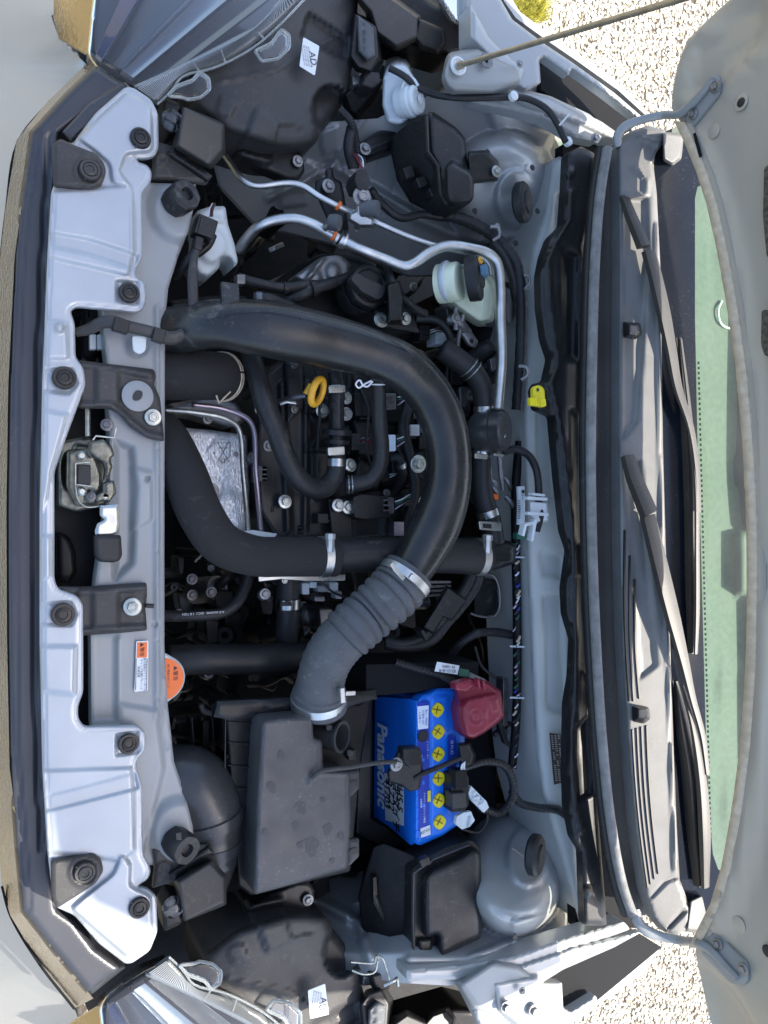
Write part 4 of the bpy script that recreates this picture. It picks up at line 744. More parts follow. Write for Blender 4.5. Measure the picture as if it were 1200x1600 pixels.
# camshaft end housing with oil cap
relief('timing_housing', [(440, 430), (500, 395), (560, 400), (610, 430), (650, 480), (660, 520), (600, 540), (480, 520), (430, 480)], .79, 'deep', en, step=5, edge=(.03, 12), thick=.2, rr=10)
ca = relief('cam_bulge', [(458, 432), (500, 402), (530, 398), (548, 410), (545, 440), (500, 450), (480, 448)], .83, 'cast', en, step=3.5, edge=(.012, 7), thick=.05, rr=8, feats=[('line', [(478, 438), (508, 400), (545, 400)], 3, .01, 4), ('disc', (520, 425, 10, 14), .01, 8), ('disc', (492, 436, 10, 12), .01, 8)])
oc = P(570, 452, .845); s = pxm(oc)
lathe('oil_cap_neck', oc-Vector((0, 0, .03)), [(36*s, 0), (36*s, .022), (33*s, .026)], 'plastic', en, n=40)
oc_ = lathe('oil_filler_cap', oc, [(33*s, 0), (34*s, .004), (34*s, .014), (31*s, .018), (26*s, .0185), (24*s, .0165), (0, .0165)], 'plastic', en, n=60, wob=lambda t, h: 1+.012*math.cos(24*t), ax=(-.05, 0, 1))
plate('cap_grip', rnd([(548, 436), (556, 424), (574, 434), (600, 446), (604, 452), (598, 466), (590, 468), (566, 456)], 5), .876, .014, 'greyplastic', oc_, bevel=.002)
# ignition coils, connectors
for pl, zz in (([(553, 614), (604, 610), (608, 634), (604, 648), (556, 650)], .836), ([(552, 776), (566, 772), (606, 776), (610, 808), (570, 812), (554, 808)], .85)):
    c_ = plate('ignition_coil', pl, zz, .05, 'plastic', en, bevel=.003, rr=3)
for x, y, m_ in ((612, 627, 'darksteel'), (611, 692, 'wblue'), (608, 790, 'darksteel')):
    q = plate('connector', [(x-9, y-13), (x+8, y-13), (x+8, y+13), (x-9, y+13)], .85, .018, m_, en, bevel=.002)
    for k in range(3): plate('connector_rib', [(x-9, y-10+k*8), (x+6, y-10+k*8), (x+6, y-7+k*8), (x-9, y-7+k*8)], .852, .002, m_, q, bevel=0)
    for k in range(4): tube('wire', [(x+9, y-6+k*4, .846), (x+18, y-9+k*3, .85), (x+30, y-16+k*3, .835), (x+45, y-22+k*5, .81)], 1.1, ('white', 'green', 'ink', 'pink')[k], q, n=6)
# wiring loom across the middle
lm = thing('wiring_loom', 'black taped wiring loom running under the large intake pipe', 'wiring', 640, 640, .8)
tube('loom_sleeve', [(640, 610, .84), (636, 640, .845), (630, 670, .845), (637, 700, .84), (648, 760, .83), (640, 800, .82), (625, 850, .80)], 9, 'rubber', lm)
tube('loom_sleeve', [(636, 655, .845), (620, 700, .835), (640, 720, .83)], 6, 'rubber', lm); tube('loom_sleeve', [(630, 600, .84), (650, 640, .82), (655, 700, .81)], 7, 'plastic', lm)
for k in range(7): tube('wire', [(618+k*3, 604+k*2, .84), (632+k*2, 625, .848), (640-k, 660, .845)], 1.2, ('ink', 'green', 'white', 'ink', 'pink', 'ink', 'ink')[k], lm, n=6)
plate('connector', [(645, 634), (667, 632), (668, 652), (646, 654)], .84, .02, 'greyplastic', lm); plate('connector', [(612, 718), (628, 716), (630, 738), (614, 740)], .83, .02, 'plastic', lm)
# coolant bleeder stub
tb = thing('bleeder_pipe', 'short curved hose with a silver clip beside the white connector', 'hose', 620, 720, .82)
Q = path([(610, 716, .84, 6), (622, 716, .845, 7), (628, 730, .84, 8), (626, 750, .82, 9), (618, 765, .80, 9)], 8); sweep('hose', Q, 'rubber', tb); clamp(Q, 14, 8, tb)
# turbo side: foil heat shield
hs = thing('heat_shield', 'crinkled silver foil heat shield with a round stamped emblem', 'heat shield', 340, 750, .70)
fo = relief('foil_cover', [(285, 668), (330, 672), (386, 680), (390, 760), (388, 816), (378, 838), (345, 836), (318, 800), (300, 740)], .775, 'foil', hs, step=3.2, edge=(.02, 10), thick=.05, rr=5, feats=[('disc', (348, 706, 22, 22), .002, 4), ('poly', [(322, 706), (335, 690), (345, 730), (335, 725)], .003, 3), ('disc', (334, 763, 15, 17), -.006, 5), ('disc', (360, 800, 26, 30), .01, 20)]+[('line', [(290+rng.uniform(0, 90), 680+rng.uniform(0, 140)), (290+rng.uniform(0, 90), 680+rng.uniform(0, 140))], 1, rng.uniform(-.002, .003), 3) for _ in range(34)])
em = lathe('emblem_plate', P(348, 706, .779), [(.0165, 0), (.016, .0010), (0, .001)], 'foil', hs, n=30, wob=lambda t, h: 1+.12*math.cos(2*t+1))
for ln in ([(340, 690), (358, 722)], [(358, 690), (340, 722)], [(336, 692), (360, 692), (360, 712), (348, 724), (336, 712), (336, 692)], [(346, 716), (346, 724)], [(351, 716), (351, 724)], [(341, 700), (356, 700)]): bar('emblem_line', [(x, y, .7815) for x, y in ln], 1.5, .0006, 'cast', em, bevel=0)
bolt(332, 765, .772, 10, hs, 'cast'); bolt(334, 708, .778, 4, hs, 'cast'); bolt(369, 710, .778, 4, hs, 'cast')
for pts, m_, lab in (([(256, 641, .83), (300, 644, .835), (352, 654, .835), (372, 668, .83), (380, 740, .82), (388, 832, .80)], 'zinc', 'pale green metal pipe bending in front of the foil heat shield'), ([(300, 632, .82), (352, 640, .82), (392, 660, .82), (400, 740, .81), (408, 832, .79)], 'pink', 'pinkish metal pipe just behind the pale green one by the foil shield')):
    o = tube('metal_pipe', pts, 4.2, m_, None, per=10, smooth=180); settag(o, lab, 'pipe')
relief('turbo_flange', [(262, 632), (330, 618), (372, 630), (384, 660), (360, 668), (300, 650), (262, 645)], .77, 'cast', en, step=5, edge=(.01, 6), thick=.04, rr=6)
relief('exhaust_casting', [(396, 640), (430, 650), (438, 700), (430, 800), (410, 846), (396, 800)], .765, 'darksteel', en, step=5, edge=(.012, 8), thick=.05, rr=6, feats=[('disc', (418, 690, 12, 16), .012, 6), ('line', [(405, 740), (430, 745)], 4, .01, 5), ('line', [(405, 780), (430, 785)], 4, .01, 5)])
for x, y in ((324, 655), (363, 850), (405, 640)): bolt(x, y, .79, 8, en, 'cast')
for x, y in ((300, 905), (330, 925), (280, 960), (300, 930), (420, 910), (410, 930)): bolt(x, y, .66+rng.uniform(0, .05), 9, en, 'darksteel')
# dark machinery low in the bay: many castings, brackets, stubs
k = 0
for (x0, x1, y0, y1, z0, z1, n_) in ((396, 480, 600, 840, .68, .73, 16), (560, 660, 590, 840, .68, .74, 26), (480, 560, 560, 840, .68, .73, 12), (700, 830, 400, 640, .66, .76, 26), (420, 560, 890, 1000, .60, .70, 16), (262, 400, 860, 1100, .45, .64, 46), (400, 560, 890, 1090, .45, .66, 34), (560, 800, 900, 1080, .40, .62, 30), (262, 420, 560, 660, .5, .72, 14), (395, 480, 600, 840, .60, .74, 12), (320, 560, 300, 460, .45, .64, 24), (560, 800, 400, 600, .42, .66, 24), (640, 830, 560, 860, .45, .66, 24), (560, 660, 1330, 1400, .4, .5, 6), (270, 400, 1100, 1180, .5, .68, 12), (740, 830, 1080, 1300, .45, .66, 16)):
    for _ in range(n_):
        x, y, z = rng.uniform(x0, x1), rng.uniform(y0, y1), rng.uniform(z0, z1)+.06; t = rng.random(); m_ = ('plastic', 'deep', 'rubber', 'darksteel', 'deep', 'cast')[int(rng.integers(0, 6)) if rng.random() < .5 else int(rng.integers(0, 4))]
        if t < .35:
            w_, h_ = rng.uniform(6, 20), rng.uniform(6, 20); a = rng.choice([0, 0, .08, -.1, .3]); cs_, sn = math.cos(a), math.sin(a)
            plate('machinery_casting', [(x+cs_*u-sn*v, y+sn*u+cs_*v) for u, v in rnd([(-w_, -h_), (w_, -h_), (w_*.8, h_), (-w_*.7, h_*.9)], 6)], z, rng.uniform(.02, .08), m_, en, bevel=.003, bottom=1.1)
        elif t < .6:
            c = P(x, y, z); r = rng.uniform(.008, .022); lathe('machinery_boss', c, [(r*1.1, -.05), (r, 0), (r, .01), (r*.8, .014), (r*.7, .012), (r*.3, .012), (0, .018)], m_, en, n=18, ax=(rng.uniform(-.4, .4), rng.uniform(-.4, .4), 1))
        elif t < .85:
            a = rng.uniform(0, 6.28); d = np.array([math.cos(a), math.sin(a)])*rng.uniform(20, 45); tube('machinery_hose', [(x-d[0], y-d[1], z-.05), (x, y, z), (x+d[0]*.8+d[1]*.3, y+d[1]*.8-d[0]*.3, z-.01), (x+d[0]*1.3, y+d[1]*1.3, z-.07)], rng.uniform(3, 8), ('rubber', 'plastic', 'deep')[int(rng.integers(0, 3))], en, n=8, per=5)
        elif t < .93: bolt(x, y, z, rng.uniform(5, 9), en, ('darksteel', 'cast', 'zinc', 'zinc')[int(rng.integers(0, 4))])
        else:
            a = rng.uniform(0, 6.28); d = np.array([math.cos(a), math.sin(a)])*rng.uniform(8, 22); bar('machinery_bracket', [(x-d[0], y-d[1], z), (x+d[0]*.3, y+d[1]*.3, z+.006), (x+d[0], y+d[1], z)], rng.uniform(3, 8), .003, ('alu', 'cast', 'zinc', 'milky')[int(rng.integers(0, 4))], en)
# ================================================================ big ducts
def T1(name, label, cat, px, py, z): return thing(name, label, cat, px, py, z)
ip = T1('intake_pipe', 'long black satin intake pipe arching over the engine to the ribbed hose', 'intake pipe', 560, 560, .9)
Q = path([(240, 520, .83, 36), (285, 514, .875, 37), (340, 506, .91, 38), (400, 512, .925, 43), (460, 522, .93, 44), (520, 535, .93, 42), (580, 552, .935, 38), (630, 575, .94, 38), (668, 612, .94, 37), (692, 660, .945, 37), (702, 715, .945, 36), (698, 770, .94, 38), (682, 820, .935, 40), (660, 862, .93, 38), (642, 892, .925, 34), (632, 908, .92, 33)], 38, 8)
sweep('pipe_body', Q, 'satinpipe', ip, n=28, flat=.85, smooth=180)
sweep('pipe_seam', [np.array((*(q[:3]+np.array([0, 0, 0])), q[3]*1.02)) for q in Q[68:71]], 'satinpipe', ip, n=28, flat=.85)
tube('pipe_branch', [(590, 552, .93, 15), (591, 570, .93, 14), (592, 582, .925, 13)], 14, 'satinpipe', ip, n=18)
lathe('pipe_branch_boss', P(590, 572, .935), [(.022, -.02), (.020, .0), (.012, .008), (0, .010)], 'satinpipe', ip, n=20)
tube('mould_seam', [(q0[0], q0[1], q0[2]) for q0 in [(300, 492, .94), (400, 480, .955), (500, 494, .965), (600, 525, .965), (672, 575, .965)]], 1.2, 'satinpipe', ip, per=6, n=6)
bar('pipe_mount', [(360, 440, .93), (362, 480, .935)], 30, .01, 'satinpipe', ip, bevel=.003)
# rubber elbow with bellows
bh = T1('ribbed_intake_hose', 'dusty grey ribbed rubber elbow joining the intake pipe to the air cleaner', 'hose', 560, 1000, .85)
CP = [(640, 893, .925, 42), (622, 918, .925, 43), (600, 940, .925, 42), (575, 962, .92, 41), (552, 982, .92, 41), (530, 1004, .915, 40), (512, 1030, .905, 39), (502, 1060, .895, 38), (499, 1082, .885, 40), (498, 1104, .875, 42)]
Q = path(CP, 40, 22); nQ = len(Q)
def rip(i):
    t = i/22.
    if .7 < t < 4.6: return .93+.14*(abs(math.sin(math.pi*(t-.7)/.487))**.6)
    if t > 7.85: return 1.06
    return 1.0+.012*math.sin(i*.8)*(5 < t < 7)
sweep('hose_body', Q, 'dustyrubber', bh, n=40, flat=.92, ripple=rip, smooth=70)
clamp(Q, 10, 13, bh, 'alu', k=1.05, flat=.92); clamp(Q, nQ-13, 14, bh, 'alu', k=1.10, flat=.92)
for pts in ([(612, 880, .985), (618, 890, .985), (632, 905, .98)], [(540, 1084, .93), (556, 1083, .93)]): bar('clamp_ear', pts, 7, .004, 'alu', bh)
plate('clamp_latch', [(532, 1076), (539, 1074), (541, 1098), (533, 1100)], .935, .01, 'alu', bh)
bar('clamp_ear', [(640, 905, .98), (645, 898, .985)], 4, .004, 'alu', bh)
# upper foam covered hose
uh = T1('turbo_hose', 'short matte black hose end held by a thin wire clip below the intake pipe', 'hose', 310, 590, .85)
Q = path([(230, 588, .83, 38), (270, 587, .845, 38), (310, 586, .85, 38), (340, 588, .845, 37), (356, 590, .83, 34)], 38, 8); sweep('hose_body', Q, 'foam', uh, n=28, smooth=180)
def wireclip(Q, i, parent, k=1.06, m='zinc', r=.0011, n=30, flat=1., name='wire_clip', off=.0025):
    c = Vector(Q[i][:3]); t = Vector(Q[min(len(Q)-1, i+1)][:3]-Q[max(0, i-1)][:3]).normalized(); u = Vector((0, 0, 1)); u = (u-t*u.dot(t)).normalized(); v = t.cross(u); R_ = Q[i][3]*k; o = None
    for s_ in (-off, off):
        L = [np.array((*(c+t*s_+(u*math.cos(a)*flat+v*math.sin(a))*R_), r)) for a in np.linspace(0, 6.2, n)]; o = sweep(name, L, m, parent, n=6, cap=True)
    return o
wireclip(Q, 27, uh, m='edge', k=1.05); tube('clip_tail', [(338, 618, .875), (342, 630, .87), (350, 622, .87), (360, 612, .865)], 1.4, 'edge', uh, per=1)
# long matte hose from below left to the right
mh = T1('intercooler_hose', 'thick matte black hose bending up from the crossmember to the screw clamp', 'hose', 380, 860, .85)
Q = path([(236, 660, .80, 33), (262, 688, .835, 34), (290, 745, .86, 35), (312, 800, .875, 35), (345, 848, .885, 34), (395, 868, .885, 32), (450, 870, .885, 31), (505, 870, .885, 31), (524, 870, .885, 31)], 33, 10); sweep('hose_body', Q, 'foam', mh, n=30, smooth=180)
clamp(Q, 70, 13, mh, 'alu', k=1.05, screw=-1)
m2 = T1('charge_pipe', 'black hose with faint printed lettering passing under the intake pipe', 'hose', 620, 868, .86)
Q = path([(520, 868, .882, 28), (580, 867, .885, 28), (640, 867, .88, 28), (700, 868, .875, 28), (745, 870, .87, 28), (758, 870, .87, 27)], 28, 8); sweep('hose_body', Q, 'rubber', m2, n=28, smooth=180)
clamp(Q, 33, 13, m2, 'alu', k=1.05, screw=-1)
text('hose_lettering', 'AEM-2BFC', 585, 847, .915, 6, 'greyplastic', m2, ang=180); text('hose_lettering', 'VMQ  IAN1  1250  1E9M01D', 575, 862, .917, 6, 'greyplastic', m2, ang=180)
tp = relief('throttle_elbow', [(742, 846), (760, 838), (798, 846), (808, 850), (806, 880), (770, 892), (744, 892)], .865, 'plastic', en, step=3.5, edge=(.014, 8), thick=.06, rr=8, feats=[('line', [(748, 850), (800, 858)], 2, .005, 3), ('line', [(748, 872), (800, 876)], 2, .005, 3)])
# breather hoses
b1 = T1('breather_hose', 'long narrow black hose making a U bend left of the dipstick ring', 'hose', 450, 720, .86)
Q = path([(388, 545, .86, 15), (400, 580, .87, 16), (412, 625, .88, 17), (430, 670, .88, 17), (448, 718, .88, 17), (470, 752, .875, 17), (494, 764, .87, 16), (514, 757, .865, 16), (524, 738, .865, 15), (526, 708, .865, 14)], 16, 8); sweep('hose_body', Q, 'rubber', b1, n=18, smooth=180); clamp(Q, 68, 12, b1)
plate('clamp_latch', rnd([(512, 699), (539, 697), (540, 711), (513, 712)], 3), .885, .006, 'steel', b1)
b1v = T1('breather_valve', 'upright black breather valve between two silver hose clamps', 'valve', 526, 650, .85)
Q = path([(524, 582, .86, 12), (526, 605, .86, 13), (526, 640, .86, 12), (526, 672, .86, 12), (526, 700, .86, 12)], 12, 8); sweep('valve_body', Q, 'plastic', b1v, n=18); clamp(Q, 9, 11, b1v, k=1.2)
plate('clamp_latch', rnd([(513, 602), (537, 602), (538, 614), (514, 614)], 3), .88, .006, 'steel', b1v)
lathe('valve_flange', P(526, 676, .86), [(.021, -.003), (.021, .004), (.014, .006)], 'plastic', b1v, ax=(0, 1, .15), n=26); lathe('valve_flange', P(526, 690, .86), [(.018, -.003), (.018, .003)], 'plastic', b1v, ax=(0, 1, .15), n=26)
b3 = T1('vent_hose', 'short black hose with white wire spring clip hanging off the intake pipe', 'hose', 590, 660, .88)
Q = path([(592, 578, .925, 11), (592, 610, .92, 11), (593, 660, .905, 12), (596, 700, .89, 12.5), (592, 730, .88, 13), (576, 750, .87, 13), (555, 756, .865, 13), (540, 757, .86, 12)], 12, 8); sweep('hose_body', Q, 'rubber', b3, n=18, smooth=180)
wireclip(Q, 5, b3, k=1.12, m='white'); wireclip(Q, 52, b3, k=1.1)
tube('clip_loops', [(582, 596, .94), (574, 604, .94), (567, 602, .94), (562, 594, .94), (556, 600, .94), (560, 606, .94), (570, 600, .94), (580, 595, .94)], 1.5, 'white', b3, per=5, n=6)
text('hose_lettering', 'VMQ 7D 1215L 30', 595, 670, .920, 5, 'greyplastic', b3)
# right hand coolant/vacuum hose
vh = T1('purge_hose', 'black hose chain with silver clamps running down right of the intake pipe', 'hose', 750, 700, .85)
Q = path([(690, 545, .86, 17), (715, 562, .865, 18), (738, 580, .87, 17), (752, 605, .87, 17), (756, 640, .865, 15), (754, 690, .86, 14), (752, 740, .855, 15), (756, 780, .85, 16), (766, 815, .85, 17), (772, 850, .85, 17)], 16, 8); sweep('hose_body', Q, 'rubber', vh, n=20, smooth=180)
for i_ in (32, 43, 61): clamp(Q, i_, 11, vh, k=1.1)
wireclip(Q, 15, vh, k=1.08, off=.004); plate('clamp_latch', rnd([(748, 814), (784, 816), (784, 830), (750, 828)], 3), .885, .006, 'steel', vh); plate('clamp_slot', [(756, 818), (768, 819), (768, 826), (756, 825)], .8865, .0005, 'blackprint', vh, bevel=0)
cn = T1('purge_valve', 'round black canister valve with a small white mark on its flat end', 'valve', 775, 675, .87)
c = P(768, 674, .875); lathe('valve_body', c, [(.026, -.03), (.033, -.02), (.033, .0), (.0355, .001), (.0355, .004), (.032, .005), (.032, .020), (.029, .024), (.012, .024), (.011, .025), (0, .025)], 'duct', cn, ax=(.55, 0, .8), n=40)
text('valve_mark', 'ib', 788, 682, .900, 9, 'white', cn, ang=-90)
for pts in ([(776, 700, .86), (780, 715, .86), (782, 740, .85), (786, 765, .84)], [(760, 702, .86), (764, 730, .85), (768, 760, .84)]): tube('small_pipe', pts, 3.5, 'cast', cn)
bar('clamp_ear', [(742, 712, .885), (762, 714, .885)], 8, .004, 'steel', cn); bar('clamp_ear', [(772, 710, .885), (788, 712, .885)], 5, .004, 'steel', cn)
ov = plate('orange_cap', rnd([(766, 771), (780, 772), (780, 782), (766, 781)], 4), .85, .012, 'orange', cn, bevel=.002)
for x, y in ((766, 758), (786, 745), (790, 776), (764, 745)): tube('valve_fitting', [(x, y, .84), (x+8, y+8, .845), (x+12, y+20, .835)], 4, 'cast', cn, n=8)
# paired hose with sleeve
ph = T1('heater_hose_pair', 'pair of black hoses joined by a plastic sleeve, curving below the throttle', 'hose', 680, 960, .83)
for d in (0, 16):
    tube('hose_body', [(738+d*.7, 888, .85), (728+d*.9, 915, .85), (706+d, 945, .845), (684+d*.9, 972, .84), (655+d, 998+d*.3, .835), (625, 1006+d*.3, .83), (602, 1000+d*.4, .82)], 9, 'rubber', ph, n=14, smooth=180)
loft('sleeve', [[(700, 918, .868), (728, 938, .868), (704, 968, .862), (692, 962, .862), (676, 988, .855), (662, 980, .855), (686, 942, .862)], [(696, 914, .835), (734, 936, .835), (710, 972, .835), (694, 966, .835), (678, 996, .835), (656, 982, .835), (682, 938, .835)]], 'plastic', ph, bevel=.002)
bar('strap', [(660, 985, .868), (668, 1000, .865)], 6, .02, 'rubber', ph)
gk = T1('gasket_loop', 'grey wire loop round a dark plate right of the paired hoses', 'bracket', 765, 930, .78)
relief('loop_plate', rnd([(742, 900), (776, 905), (780, 960), (742, 965)], 8), .80, 'plastic', gk, step=6)
tube('loop_wire', [(740, 903, .815), (768, 898, .815), (778, 912, .815), (780, 950, .815), (772, 963, .815), (745, 962, .815), (735, 958, .815)], 2, 'cast', gk, per=4, n=8)
rp = T1('ribbed_casting', 'light metal ribbed casting between ribbed hose and paired hoses', 'casting', 690, 910, .8)
for k in range(4): relief('casting_rib', [(668, 908+k*7), (705, 908+k*6), (705, 911+k*6), (668, 912+k*7)], .82-.006*k, 'cast', rp, step=4, edge=(.001, 2), thick=.01)
# radiator hoses
rh = T1('radiator_hose', 'thick horizontal black radiator hose beside the orange radiator cap', 'hose', 380, 1030, .80)
tube('hose_body', [(262, 1032, .79, 24), (320, 1030, .80, 24), (380, 1030, .80, 24), (440, 1028, .795, 24), (480, 1025, .78, 24), (520, 1010, .74, 24)], 24, 'rubber', rh, n=22, smooth=180)
r2 = T1('upright_coolant_hose', 'upright black hose with a silver spring clamp meeting the radiator hose', 'hose', 450, 960, .78)
Q = path([(450, 900, .80, 18), (450, 925, .80, 18), (450, 950, .80, 18), (449, 985, .79, 18), (446, 1015, .77, 18)], 18, 8); sweep('hose_body', Q, 'rubber', r2, n=20, smooth=180); clamp(Q, 14, 15, r2, k=1.08); plate('clamp_slot', [(440, 940), (456, 940), (456, 947), (440, 947)], .8225, .0005, 'blackprint', r2, bevel=0)
plate('hose_neck', rnd([(428, 888), (472, 888), (470, 906), (430, 906)], 4), .825, .03, 'plastic', r2); bolt(445, 907, .83, 5, r2); bolt(414, 928, .80, 9, r2, 'cast')
bar('bracket', [(404, 904, .86), (440, 900, .862), (478, 903, .86), (540, 902, .85)], 10, .004, 'alu', r2)
for x_, y_, w_, h_, m_ in ((478, 920, 6, 9, 'milky'), (490, 914, 6, 5, 'milky'), (506, 920, 9, 5, 'pad'), (522, 918, 7, 8, 'milky'), (530, 930, 5, 6, 'pad'), (500, 936, 8, 4, 'cast')): plate('connector', [(x_-w_, y_-h_), (x_+w_, y_-h_), (x_+w_, y_+h_), (x_-w_, y_+h_)], .80+.004*(x_ % 3), .02, m_, r2, bevel=.002)
tube('wire', [(470, 906, .83), (500, 910, .83), (520, 925, .82), (545, 935, .80)], 2, 'plastic', r2, n=6)
r3 = T1('bypass_hose', 'thin printed black hose crossing from the crossmember and curving up', 'hose', 330, 960, .78)
tube('hose_body', [(250, 962, .79), (300, 962, .80), (345, 958, .80), (368, 944, .80), (382, 920, .79), (390, 895, .78)], 9, 'rubber', r3, n=16, smooth=180); text('hose_lettering', 'A-D AUSAF8I  1DCU  5 B TGN', 318, 958, .8160, 5, 'white', r3, ang=180)
rad = T1('radiator_filler', 'pale metal radiator cap with an orange warning print peeping from the crossmember', 'radiator cap', 257, 1060, .83)
c = P(252, 1060, .862); s = pxm(c)
lathe('cap_plate', c, [(36*s, 0), (36*s, .003), (33*s, .006), (22*s, .0065), (0, .0065)], 'milky', rad, n=40, wob=lambda t, h: 1+.14*max(0, math.cos(2*t+0.))**6)
lathe('cap_print', c+Vector((0, 0, .0068)), [(33*s, 0), (0, .0002)], 'orange', rad, n=40)
lathe('filler_neck', c-Vector((0, 0, .04)), [(24*s, 0), (24*s, .04)], 'alu', rad, n=30)
text('cap_lettering', '▲警告', 274, 1052, .8692, 8, 'ink', rad); text('cap_lettering', '熱い時あけないこと', 263, 1057, .8692, 4.2, 'ink', rad); text('cap_lettering', 'NEVER OPEN WHEN HOT', 258, 1058, .8692, 3, 'ink', rad)
# ring clip
rg = T1('tube_clip', 'grey half ring clip with a square block above the air cleaner', 'clip', 330, 1108, .8)
tube('clip_ring', [(314, 1100, .80), (318, 1110, .80), (330, 1114, .80), (345, 1112, .80)], 5, 'greyplastic', rg, n=8); plate('clip_block', [(334, 1103), (346, 1102), (346, 1117), (334, 1118)], .815, .015, 'greyplastic', rg)
# ================================================================ air cleaner
ac = T1('air_cleaner', 'large grey plastic air cleaner box with dusty water spots on its lid', 'air cleaner', 450, 1260, .8)
lid = [(408, 1132), (414, 1124), (440, 1121), (487, 1118), (490, 1154), (503, 1156), (505, 1202), (547, 1206), (548, 1280), (543, 1357), (470, 1378), (398, 1398), (395, 1390), (400, 1260)]
mat('airlid', (.058, .057, .060), .45, bump=.12, bscale=700, dust=.35, var=.15, vscale=14, rvar=.08)
relief('lid', lid, lambda X, Y: .91+0*X, 'airlid', ac, step=4, edge=(.010, 6), thick=.05, rr=6, feats=[('line', [(484, 1222), (488, 1212), (505, 1209), (540, 1207)], 2.5, .004, 2)])
for yy in (1128, 1160, 1196, 1230): bar('box_wall_rib', [(356, yy, .864), (398, yy+4, .864)], 1.6, .003, 'plastic', ac)
bar('box_wall_rib', [(353, 1116, .866), (352, 1200, .866)], 2, .003, 'greyplastic', ac)
# dried water spots
for kk, (x, y, r) in enumerate(((470, 1262, 9), (462, 1290, 6), (486, 1320, 11), (487, 1330, 8), (512, 1296, 7), (533, 1306, 5), (520, 1345, 4), (470, 1320, 5), (425, 1230, 7), (440, 1180, 6), (415, 1300, 5), (505, 1250, 4))):
    pts = [(x+math.cos(a)*r*(1+.25*math.sin(3*a+x)), y+math.sin(a)*r*1.3*(1+.2*math.cos(2*a+y))) for a in np.linspace(0, 6.28, 18)[:-1]]
    plate('water_mark', pts, .9102+kk*.00006, .0002, 'airstain', ac, bevel=0)
loft('box_body', [[(352, 1114, .86), (560, 1100, .86), (580, 1090, .86), (562, 1210, .86), (548, 1362, .86), (392, 1400, .86), (372, 1385, .86)], [(362, 1130, .60), (540, 1110, .60), (560, 1100, .60), (540, 1210, .60), (540, 1350, .60), (392, 1390, .60), (385, 1370, .60)]], 'deep', ac, bevel=.004)
relief('box_rim', [(340, 1096), (420, 1092), (520, 1085), (586, 1078), (590, 1092), (540, 1106), (440, 1116), (360, 1126), (334, 1120)], .868, 'plastic', ac, step=5, edge=(.003, 3), thick=.01, feats=[('poly', [(415, 1098), (450, 1095), (452, 1108), (418, 1112)], .003, 2)])
text('moulded_lettering', '▷PP-T20◁', 430, 1104, .8725, 6, 'greyplastic', ac, ang=5)
lathe('outlet_neck', P(498, 1112, .862), [(.033, -.004), (.033, .01)], 'plastic', ac, ax=(0, 1, .2), n=30)
c = P(530, 1151, .885); o = lathe('round_clip', c, [(.019, -.05), (.020, 0), (.022, .001), (.022, .005), (.0175, .005), (.0175, -.002), (.016, -.028), (0, -.028)], 'greyplastic', ac, ax=(.55, .0, .8), n=40)
for x_, y_ in ((548, 1177), (515, 1137)): plate('clip_ear', rnd([(x_-5, y_-5), (x_+5, y_-4), (x_+5, y_+5), (x_-5, y_+5)], 3), .892, .006, 'greyplastic', ac)
plate('round_clip_floor', rnd([(492, 1126), (544, 1122), (548, 1180), (494, 1190)], 6), .84, .05, 'plastic', ac)
for y0 in (1204, 1310):
    relief('mount_ear', [(543, y0+2), (561, y0), (561, y0+28), (547, y0+42), (543, y0+42)], .900, 'greyplastic', ac, step=3, edge=(.002, 2), thick=.006, rr=3); lathe('ear_slot', P(553, y0+20, .9015), [(.0042, 0), (0, .0002)], 'blackprint', ac, n=14, sy=1.8)
relief('side_latch', [(545, 1174), (556, 1172), (556, 1186), (545, 1188)], .872, 'plastic', ac, step=3, thick=.01)
# snorkel
sn = T1('air_snorkel', 'round black plastic air duct left of the air cleaner box', 'duct', 320, 1280, .8)
Q = path([(236, 1236, .80, 56), (268, 1222, .825, 56), (300, 1228, .835, 58), (320, 1258, .838, 57), (325, 1296, .835, 54), (320, 1336, .825, 52), (304, 1380, .80, 50)], 55, 8)
def rs_(i): return 1.04 if i in (33, 34, 38, 39) else 1.0
sweep('duct_body', Q, 'duct', sn, n=40, ripple=rs_, smooth=60)
clampd = sweep('duct_collar', [np.array((*q[:3], q[3]*1.06)) for q in Q[26:30]], 'duct', sn, n=40); sweep('duct_collar', [np.array((*q[:3], q[3]*1.07)) for q in Q[33:37]], 'duct', sn, n=40); plate('duct_tab', rnd([(334, 1266), (352, 1264), (352, 1278), (336, 1280)], 3), .875, .02, 'plastic', sn)
text('moulded_lettering', '>PP-T20<', 315, 1232, .8948, 6, 'greyplastic', sn, ang=-90); 
relief('fan_shroud', [(262, 1120), (330, 1110), (360, 1130), (352, 1200), (310, 1180), (280, 1170)], .72, 'deep', en, step=6, thick=.05, edge=(.01, 6))
for k in range(4): bar('shroud_rib', [(300+k*16, 1122, .76), (304+k*16, 1175, .76)], 3, .03, 'greyplastic', en)
bar('shroud_rib', [(322, 1128, .77), (322, 1170, .77)], 10, .02, 'plastic', en); bar('shroud_rib', [(352, 1112, .77), (372, 1105, .77)], 4, .03, 'plastic', en); bar('shroud_rib', [(272, 1150, .74), (352, 1164, .74)], 4, .03, 'plastic', en)
tube('drive_tube', [(380, 1402, .70), (440, 1380, .70), (540, 1352, .70), (600, 1340, .68)], 13, 'deep', en, n=12)
bar('support_strap', [(502, 1372, .74), (505, 1400, .72)], 26, .004, 'plastic', en)

